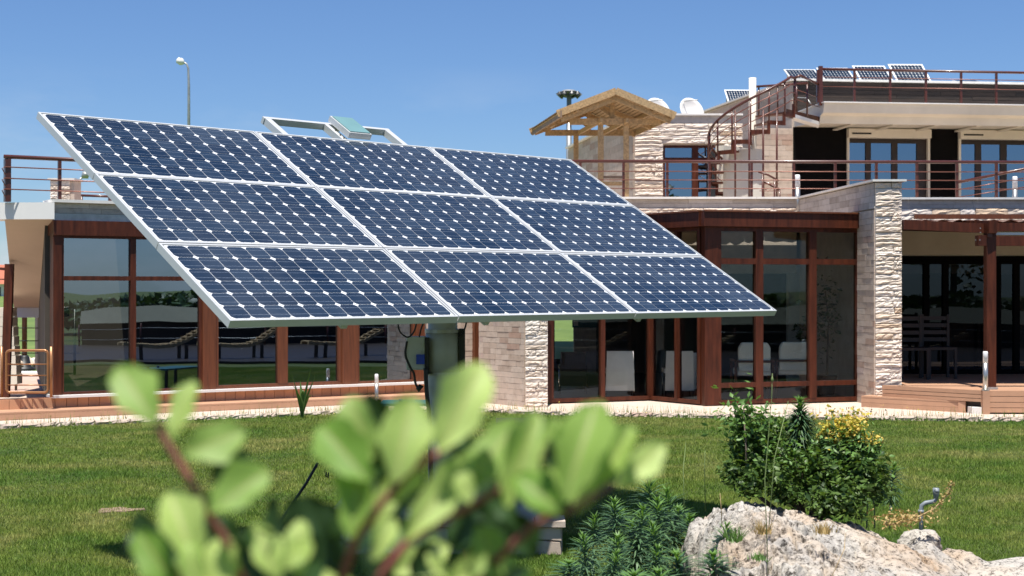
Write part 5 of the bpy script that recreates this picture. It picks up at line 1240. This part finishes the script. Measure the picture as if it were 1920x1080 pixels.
cable([at(745, 600, 10.1), at(750, 622, 10.1), at(765, 632, 10.1), at(777, 620, 10.1), at(782, 598, 10.1)])
cable([at(786, 632, 10.1), at(790, 615, 10.1), at(796, 600, 10.1)]); cable([at(860, 632, 10.15), at(870, 620, 10.1), at(876, 598, 10.0)])
cable([at(763, 640, 10.1), at(760, 665, 10.1), at(770, 690, 10.1), at(776, 700, 10.1), at(779, 718, 10.1), at(783, 726, 10.1)], .008)
tube('plug', 'black', ms, [at(783, 724, 10.1), at(790, 730, 10.1)], [.02, .028], 10)
cable([at(798, 690, 10.05), at(800, 735, 10.05), at(806, 800, 10.05), at(810, 960, 10.0)], .015)
# frame and sensor above the top edge
def loc(px, py, off=-.03): return local(px, py, off)
aL, bT = loc(498, 221); aR, _ = loc(722, 243); topb = H_/2
sf = labox(MB(), aL-.03, aR+.03, bT-.03, bT, -.07, -.02).build('sensor_bar', 'frame', ms)
for a in (aL, aR): labox(MB(), a-.025, a+.025, topb-.2, bT-.032, -.07, -.02).build('sensor_arm', 'frame', ms)
a1_, b1_ = loc(600, 228); labox(MB(), a1_-.0, a1_+.05, topb-.2, bT-.032, -.07, -.02).build('sensor_arm', 'frame', ms)
a2_, b2_ = loc(668, 250, .06)
sb = labox(MB(), a1_+.03, a1_+.24, topb+.02, bT-.02, .0, .045).build('sensor_box', 'frame', ms)
labox(MB(), a1_+.042, a1_+.228, topb+.032, bT-.035, .046, .052).build('sensor_glass', 'teal', sb)
for a, b in ((.02, .05), (.02, .10), (.03, .18)): 
    p = lp_(a1_+a, topb+b, -.018); MB().tube([p, p+n_*.006], .006, 6).build('screw', 'black', sf)

# hose and cable lying by the plinth
hz = thing('garden_hose', at(860, 1040, 9.4), 'orange red hose curling over the grass before the plinth', 'hose')
tube('hose_pipe', 'orange', hz, [at(850, 985, 9.62)+Vector((0, -.03, 0)), at(868, 1010, 9.5), at(872, 1040, 9.4), at(880, 1056, 9.3), at(905, 1068, 9.15), (at(940, 1080, 8.9).x, 8.9, .02), (at(1000, 1110, 8.6).x, 8.6, .02)], .014, 10)
ck = thing('ground_cable', at(515, 990, 10.6), 'black cable running across the lawn from the mast plinth', 'cable')
tube('cable', 'black', ck, [at(596, 868, 10.4), at(575, 905, 10.4), at(545, 950, 10.4), at(516, 992, 10.4), (at(500, 1020, 10.2).x, 10.2, .01)], .010, 8)
tube('cable', 'black', ck, [at(612, 885, 10.3), at(611, 893, 10.3), at(615, 895, 10.3), (at(616, 890, 10.3).x, 10.3, at(0, 886, 10.3).z)], .006, 6)
# teal low table with bottles and black ground cover behind the mast
tb = thing('low_table', at(770, 780, 17.5), 'low teal topped box with small lids behind the foreground leaves near the mast', 'table')
x0, x1_ = at(710, 0, 17.3).x, at(860, 0, 17.3).x; zt_ = at(0, 757, 17.3).z
box('top', 'tealsign', tb, x0, x1_, 17.3, 17.9, zt_-.03, zt_)
for x in (x0+.05, x1_-.05):
    for y in (17.35, 17.85): box('leg', 'black', tb, x-.02, x+.02, y-.02, y+.02, 0, zt_-.03)
for q, m_ in ((711, 'goldrail'), (751, 'blue')): p = at(q, 752, 17.5); tube('lid', m_, tb, [(p.x, 17.5, zt_), (p.x, 17.5, zt_+.03), (p.x, 17.5, zt_+.035)], [.02, .02, .03], 10)
cv = MB().prism([at(905, 0, 19)*1, at(905, 0, 19)*1], (0, 0, 1)) if False else MB()
xa, xb = at(930, 0, 18.9).x, at(992, 0, 18.9).x
tag(cv.box(xa, xb, 18.6, 19.3, 0, .05).build('ground_cover_plate', 'black', loc=((xa+xb)/2, 18.9, 0)), 'flat black plate lying on the grass edge before the centre fin wall', 'cover')

# ------------------------------------------------------------------ lamps on the skyline
sl = thing('street_lamp', (at(354, 0, 62).x, 62, .6), 'tall thin grey street lamp rising behind the solar array against the sky', 'street lamp'); x = WL[sl].x
tube('pole', 'galv', sl, [(x, 62, .6), at(354, 160, 62), at(353, 128, 62), at(350, 120, 62), at(343, 116, 62)], [.11, .055, .045, .04, .04], 8)
MB().tube([at(345, 119, 62), at(340, 116, 62), at(333, 113, 62), at(331, 112, 62)], [.06, .16, .13, .03], 10).build('lamp_head', 'white', sl, smooth=True)
s2 = thing('street_lamp', (at(143, 0, 70).x, 70, .8), 'small distant street lamp seen through the left roof railing', 'street lamp'); x = WL[s2].x
tube('pole', 'galv', s2, [(x, 70, .8), at(143, 348, 70), at(146, 338, 70), at(155, 333, 70)], [.10, .05, .04, .04], 8)
MB().tube([at(154, 333, 70), at(160, 328, 70), at(167, 324, 70)], [.06, .22, .06], 10).build('lamp_head', 'galv', s2, smooth=True)
fm = thing('floodlight_mast', (at(1067, 0, 120).x, 120, 1.6), 'tall mast with a ring of dark floodlights behind the timber shelter', 'floodlight mast'); x = WL[fm].x
tube('pole', 'galv', fm, [(x, 120, 1.6), (x, 120, at(0, 172, 120).z)], [.34, .19], 10); zc = at(0, 172, 120).z
MB().tube([(x, 120, zc-.1), (x, 120, zc), (x, 120, zc+.12)], [.6, .7, .5], 14).build('ring', 'galv', fm)
for k in range(8):
    a = 2*math.pi*(k+.3)/8; c = Vector((x+.78*math.cos(a), 120+.78*math.sin(a), zc-.25)); MB().tube([c+Vector((0, 0, .25)), c, c-Vector((-.12*math.cos(a), 0, .12))], [.08, .28, .30], 10).build('floodlight', 'darkpost', fm)

# ------------------------------------------------------------------ unseen objects added for the window reflections, right of and behind the camera
def tree(x, y, h, r, label, seed):  # unseen trees, added so the window glass mirrors something dark
    t = thing('reflection_tree', (x, y, 0), label, 'tree', 'trees added for the window reflections'); g = np.random.default_rng(seed)
    tube('trunk', 'limb', t, [(x, y, 0), (x+.1, y, h*.4), (x, y+.1, h*.75)], [.16, .12, .05], 8)
    C_ = g.normal(size=(900, 3)); C_ /= np.linalg.norm(C_, axis=1)[:, None]; C_ = C_*(g.random((900, 1))**.4)*np.array([r, r, h*.36])*(1+.3*np.sin(C_[:, :1]*6))+np.array([x, y, h*.64])
    stuff(leaf_cloud('crown', 'tree', t, C_, g.uniform(.25, .55, 900), g, aspect=.7))
for k in range(13):
    a = k/12; x = -22+40*a; y = -12-5*(k % 2)-3*math.sin(a*3); tree(x, y, 5.5+2.0*((k*37) % 5)/4, 2.6, 'dark green tree added behind the camera to darken the window reflections', k)
for k in range(16):
    a = k/15; x = 14+22*a; y = -12+16*a+(1.5 if k % 2 else 0); tree(x, y, 1.1+.4*((k*37) % 5)/4, 2.0, 'low bushy tree added out to the right to darken the window reflections', 40+k)
cn = thing('reflection_pavilion', (15, 8, 0), 'low dark pavilion stand-in with curved beige canvas edge, added for the window reflections', 'pavilion')  # unseen stand-in, kept unnaturally low so its mirror image fits the windows
Wc = Line((19.5, 13.2), (11.7, 3.4)); mb = MB(); nx_ = 16
for i in range(nx_+1):
    f = i/nx_; q = f*Wc.len; zt_ = 1.32-.25*f+.10*math.sin(f*9); mb.v += [Wc.p(q, .1, .82-.1*f), Wc.p(q, -.25, zt_)]
    if i: b = 2*(i-1); mb.f.append((b, b+2, b+3, b+1))
mb.build('canvas_edge', 'sail', cn).modifiers.new('thick', 'SOLIDIFY').thickness = .02
MB().lbox(Wc, 0, Wc.len, -4, -.5, 0, .95).build('wall', 'indark', cn)
for z in (.3, .6): tube('rail', 'galv', cn, [Wc.p(0, .4, z), Wc.p(Wc.len, .4, z-.05)], .009, 6)
for i in range(8): tube('post', 'rail', cn, [Wc.p(Wc.len*i/7, .38, 0), Wc.p(Wc.len*i/7, .38, .7)], .03, 6)
structure(MB().prism([(4.6, 8.6, .01), (11, 2.0, .01), (20.5, 13.5, .01), (14, 17.0, .01), (8.2, 17.2, .01)], (0, 0, .05)).build('terrace', 'indark', loc=(12, 10, 0)))  # unseen dark sheet, added so the windows mirror no sunlit lawn

# ------------------------------------------------------------------ foreground shrub, out of focus
fs = thing('foreground_shrub', (-.05, 1.06, 0), 'blurred pale green shrub with round leaves and red stems close to the lens', 'shrub')
def round_leaf_mesh(seed, cup=.12):
    """obovate leaf, folded along its midrib, wavy rim, bent along its length, notched tip"""
    r2 = random.Random(seed); nu, nv = 8, 12; V = []; Fs = []; UVs = []
    ph = r2.uniform(0, 6); asym = r2.uniform(-.12, .12); bend = r2.uniform(.05, .30); fold = r2.uniform(.12, .38); tw = r2.uniform(-.35, .35)
    for j in range(nv+1):
        f = j/nv; base = math.sin(math.pi*min(1, (f*.95+.03)**1.15))**.7*.40
        if f > .93: base *= .72
        for i in range(nu+1):
            g = i/nu*2-1; rim = 1+(.10*math.sin(f*13+ph+g*2)+.05*math.sin(f*27+ph*2))*abs(g)
            wd = base*rim*(1+asym*(1 if g > 0 else -1)); x = g*wd
            y = f-(.07*(1-abs(g)*2.2) if f > .97 and abs(g) < .45 else 0)+.02*math.sin(g*5+ph)*(f > .6)
            z = abs(g)*wd*fold+cup*g*g*wd+bend*(f-.5)**2*-1.2+.035*math.sin(f*9+ph)*abs(g)+tw*x*(f-.3)
            V.append((x, y, z)); UVs.append((g, f))
    for j in range(nv):
        for i in range(nu): a = j*(nu+1)+i; Fs.append((a, a+1, a+nu+2, a+nu+1))
    me = bpy.data.meshes.new('leaf'); me.from_pydata(V, [], Fs); me.polygons.foreach_set('use_smooth', [True]*len(Fs))
    ul = me.uv_layers.new(name='UVMap')
    for l_ in me.loops: ul.data[l_.index].uv = UVs[l_.vertex_index]
    me.materials.append(M['carob']); me.update(); return me
LM = [round_leaf_mesh(i, .04+.02*i) for i in range(9)]
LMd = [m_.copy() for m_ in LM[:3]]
for m_ in LMd: m_.materials[0] = M['carob_shaded']
def fg_leaf(bx, by, tx, ty, Y, wf=1.0, tilt=0.0, dark=False, k=0, roll=0.0):
    """leaf from its stalk end to its tip, both measured points at distance Y; tilt leans the tip towards the lens"""
    a = at(bx, by, Y); b = at(tx, ty, Y); v = b-a; tilt = tilt if dark else -(.25+abs(tilt)*1.1)*max(-1, min(1, v.z/.03)); ln = v.length; v = (v+Vector((0, -1, 0))*ln*tilt).normalized(); ln = ln*math.sqrt(1+tilt*tilt)
    nrm = Vector((math.sin(roll), -math.cos(roll), .35)); nrm = (nrm-v*nrm.dot(v)).normalized(); x = v.cross(nrm); l0 = (b-a).length; wf = wf*(.93 if dark else .84)*l0/ln
    mt = Matrix((x, v, nrm)).transposed().to_4x4()
    o = bpy.data.objects.new('leaf', (LMd if dark else LM)[k % (3 if dark else 9)]); COL.objects.link(o); o.parent = fs; o.location = a-WL[fs]
    o.rotation_euler = mt.to_euler(); o.scale = (ln*wf, ln, l0); return o
# (stalk end, tip, distance, width, tilt, dark, roll)
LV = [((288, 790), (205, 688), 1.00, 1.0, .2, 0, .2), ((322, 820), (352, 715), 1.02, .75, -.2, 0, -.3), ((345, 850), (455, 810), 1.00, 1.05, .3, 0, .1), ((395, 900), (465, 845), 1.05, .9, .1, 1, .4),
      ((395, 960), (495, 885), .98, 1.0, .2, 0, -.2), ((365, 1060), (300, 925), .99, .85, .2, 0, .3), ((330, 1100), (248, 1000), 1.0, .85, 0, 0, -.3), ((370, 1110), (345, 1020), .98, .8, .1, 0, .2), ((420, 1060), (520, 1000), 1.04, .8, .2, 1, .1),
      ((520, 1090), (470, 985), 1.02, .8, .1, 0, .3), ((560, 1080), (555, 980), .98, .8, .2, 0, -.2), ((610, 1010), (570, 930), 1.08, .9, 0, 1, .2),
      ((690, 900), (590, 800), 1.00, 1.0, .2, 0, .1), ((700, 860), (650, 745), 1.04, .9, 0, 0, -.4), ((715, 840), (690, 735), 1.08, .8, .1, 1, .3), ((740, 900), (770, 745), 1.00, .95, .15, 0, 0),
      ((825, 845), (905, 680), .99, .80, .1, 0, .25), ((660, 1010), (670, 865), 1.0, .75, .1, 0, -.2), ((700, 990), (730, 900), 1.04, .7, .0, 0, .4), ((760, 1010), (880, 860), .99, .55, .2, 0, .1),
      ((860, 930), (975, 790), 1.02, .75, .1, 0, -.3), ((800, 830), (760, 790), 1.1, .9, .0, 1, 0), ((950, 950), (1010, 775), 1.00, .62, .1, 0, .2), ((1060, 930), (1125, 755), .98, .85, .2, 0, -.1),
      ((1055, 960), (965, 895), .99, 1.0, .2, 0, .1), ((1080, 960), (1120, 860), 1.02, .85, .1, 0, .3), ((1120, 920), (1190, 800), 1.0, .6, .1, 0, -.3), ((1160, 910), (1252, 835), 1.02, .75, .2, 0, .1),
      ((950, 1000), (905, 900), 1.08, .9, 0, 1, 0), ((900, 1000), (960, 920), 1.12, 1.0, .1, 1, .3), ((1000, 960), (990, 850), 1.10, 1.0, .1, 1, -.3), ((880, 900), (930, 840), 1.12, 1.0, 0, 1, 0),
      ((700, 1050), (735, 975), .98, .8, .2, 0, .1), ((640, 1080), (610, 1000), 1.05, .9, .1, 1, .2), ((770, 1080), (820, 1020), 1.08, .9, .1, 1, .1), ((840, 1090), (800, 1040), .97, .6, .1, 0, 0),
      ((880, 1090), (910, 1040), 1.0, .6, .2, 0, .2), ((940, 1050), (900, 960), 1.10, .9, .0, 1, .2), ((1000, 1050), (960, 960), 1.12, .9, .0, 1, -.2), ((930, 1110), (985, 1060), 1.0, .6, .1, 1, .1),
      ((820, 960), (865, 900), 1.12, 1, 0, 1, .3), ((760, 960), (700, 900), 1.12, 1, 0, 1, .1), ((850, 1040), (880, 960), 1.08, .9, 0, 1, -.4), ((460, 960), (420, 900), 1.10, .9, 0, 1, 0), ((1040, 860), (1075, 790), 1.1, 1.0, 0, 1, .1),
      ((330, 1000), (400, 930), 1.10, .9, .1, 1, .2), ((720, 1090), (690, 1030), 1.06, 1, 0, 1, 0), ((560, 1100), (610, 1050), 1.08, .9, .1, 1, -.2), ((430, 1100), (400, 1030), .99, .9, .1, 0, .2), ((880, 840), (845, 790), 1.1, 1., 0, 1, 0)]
for k, (a, b, Y, wf, tl, dk_, ro) in enumerate(LV): fg_leaf(a[0], a[1], b[0], b[1], Y, wf, tl, dk_, k, ro)
rng = random.Random(21)
for k in range(52):                       # smaller leaves filling the crown between the measured ones
    c = rng.choice([(660, 900, 80, 50), (800, 900, 120, 80), (1000, 890, 120, 50), (700, 990, 130, 50), (880, 1000, 110, 50), (500, 1030, 120, 40), (340, 1010, 70, 60)])
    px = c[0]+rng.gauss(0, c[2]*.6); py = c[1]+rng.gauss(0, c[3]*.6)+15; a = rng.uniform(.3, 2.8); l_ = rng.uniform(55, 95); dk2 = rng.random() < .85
    fg_leaf(px, py, px+l_*math.cos(a), py-l_*math.sin(a), rng.uniform(1.06, 1.22) if dk2 else rng.uniform(.97, 1.08), rng.uniform(.7, 1.05), rng.uniform(-.2, .3), dk2, k, rng.uniform(-.7, .7))
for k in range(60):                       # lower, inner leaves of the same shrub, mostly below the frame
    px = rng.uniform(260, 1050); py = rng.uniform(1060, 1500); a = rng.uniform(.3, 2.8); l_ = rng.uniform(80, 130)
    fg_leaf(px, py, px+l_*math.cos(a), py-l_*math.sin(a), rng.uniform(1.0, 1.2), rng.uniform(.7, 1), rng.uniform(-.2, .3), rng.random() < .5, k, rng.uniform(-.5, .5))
def branch(pts, r0=.0035): P = [at(*p) for p in pts]; n = len(P); tube('branch', 'bark', fs, P, [r0*(1-.5*i/(n-1)) for i in range(n)], 8)
base = (640, 1500, 1.08)
branch([(560, 1450, 1.08), (470, 1120, 1.04), (420, 1010, 1.01), (350, 890, 1.01), (300, 810, 1.01), (280, 775, 1.01)], .0042)
branch([(620, 1400, 1.08), (640, 1090, 1.03), (668, 1005, 1.01), (760, 890, 1.01), (850, 830, 1.01)], .0045)
branch([(700, 1400, 1.08), (690, 1110, 1.02), (770, 1010, 1.01), (870, 955, 1.02), (960, 905, 1.02), (1020, 850, 1.02)], .004)
branch([(800, 1400, 1.1), (900, 1080, 1.05), (1000, 985, 1.02), (1080, 950, 1.0), (1150, 905, 1.01)], .004)
branch([(560, 1450, 1.08), (380, 1180, 1.02), (330, 1060, 1.0)], .004)
g0 = at(640, 1480, 1.08)
for q in (560, 620, 700, 800): p = at(q, 1430, 1.08); tube('branch', 'limb', fs, [(g0.x+(p.x-g0.x)*.1, 1.08, 0), (g0.x+(p.x-g0.x)*.5, 1.08, .8), tuple(p)], [.012, .009, .005], 8)
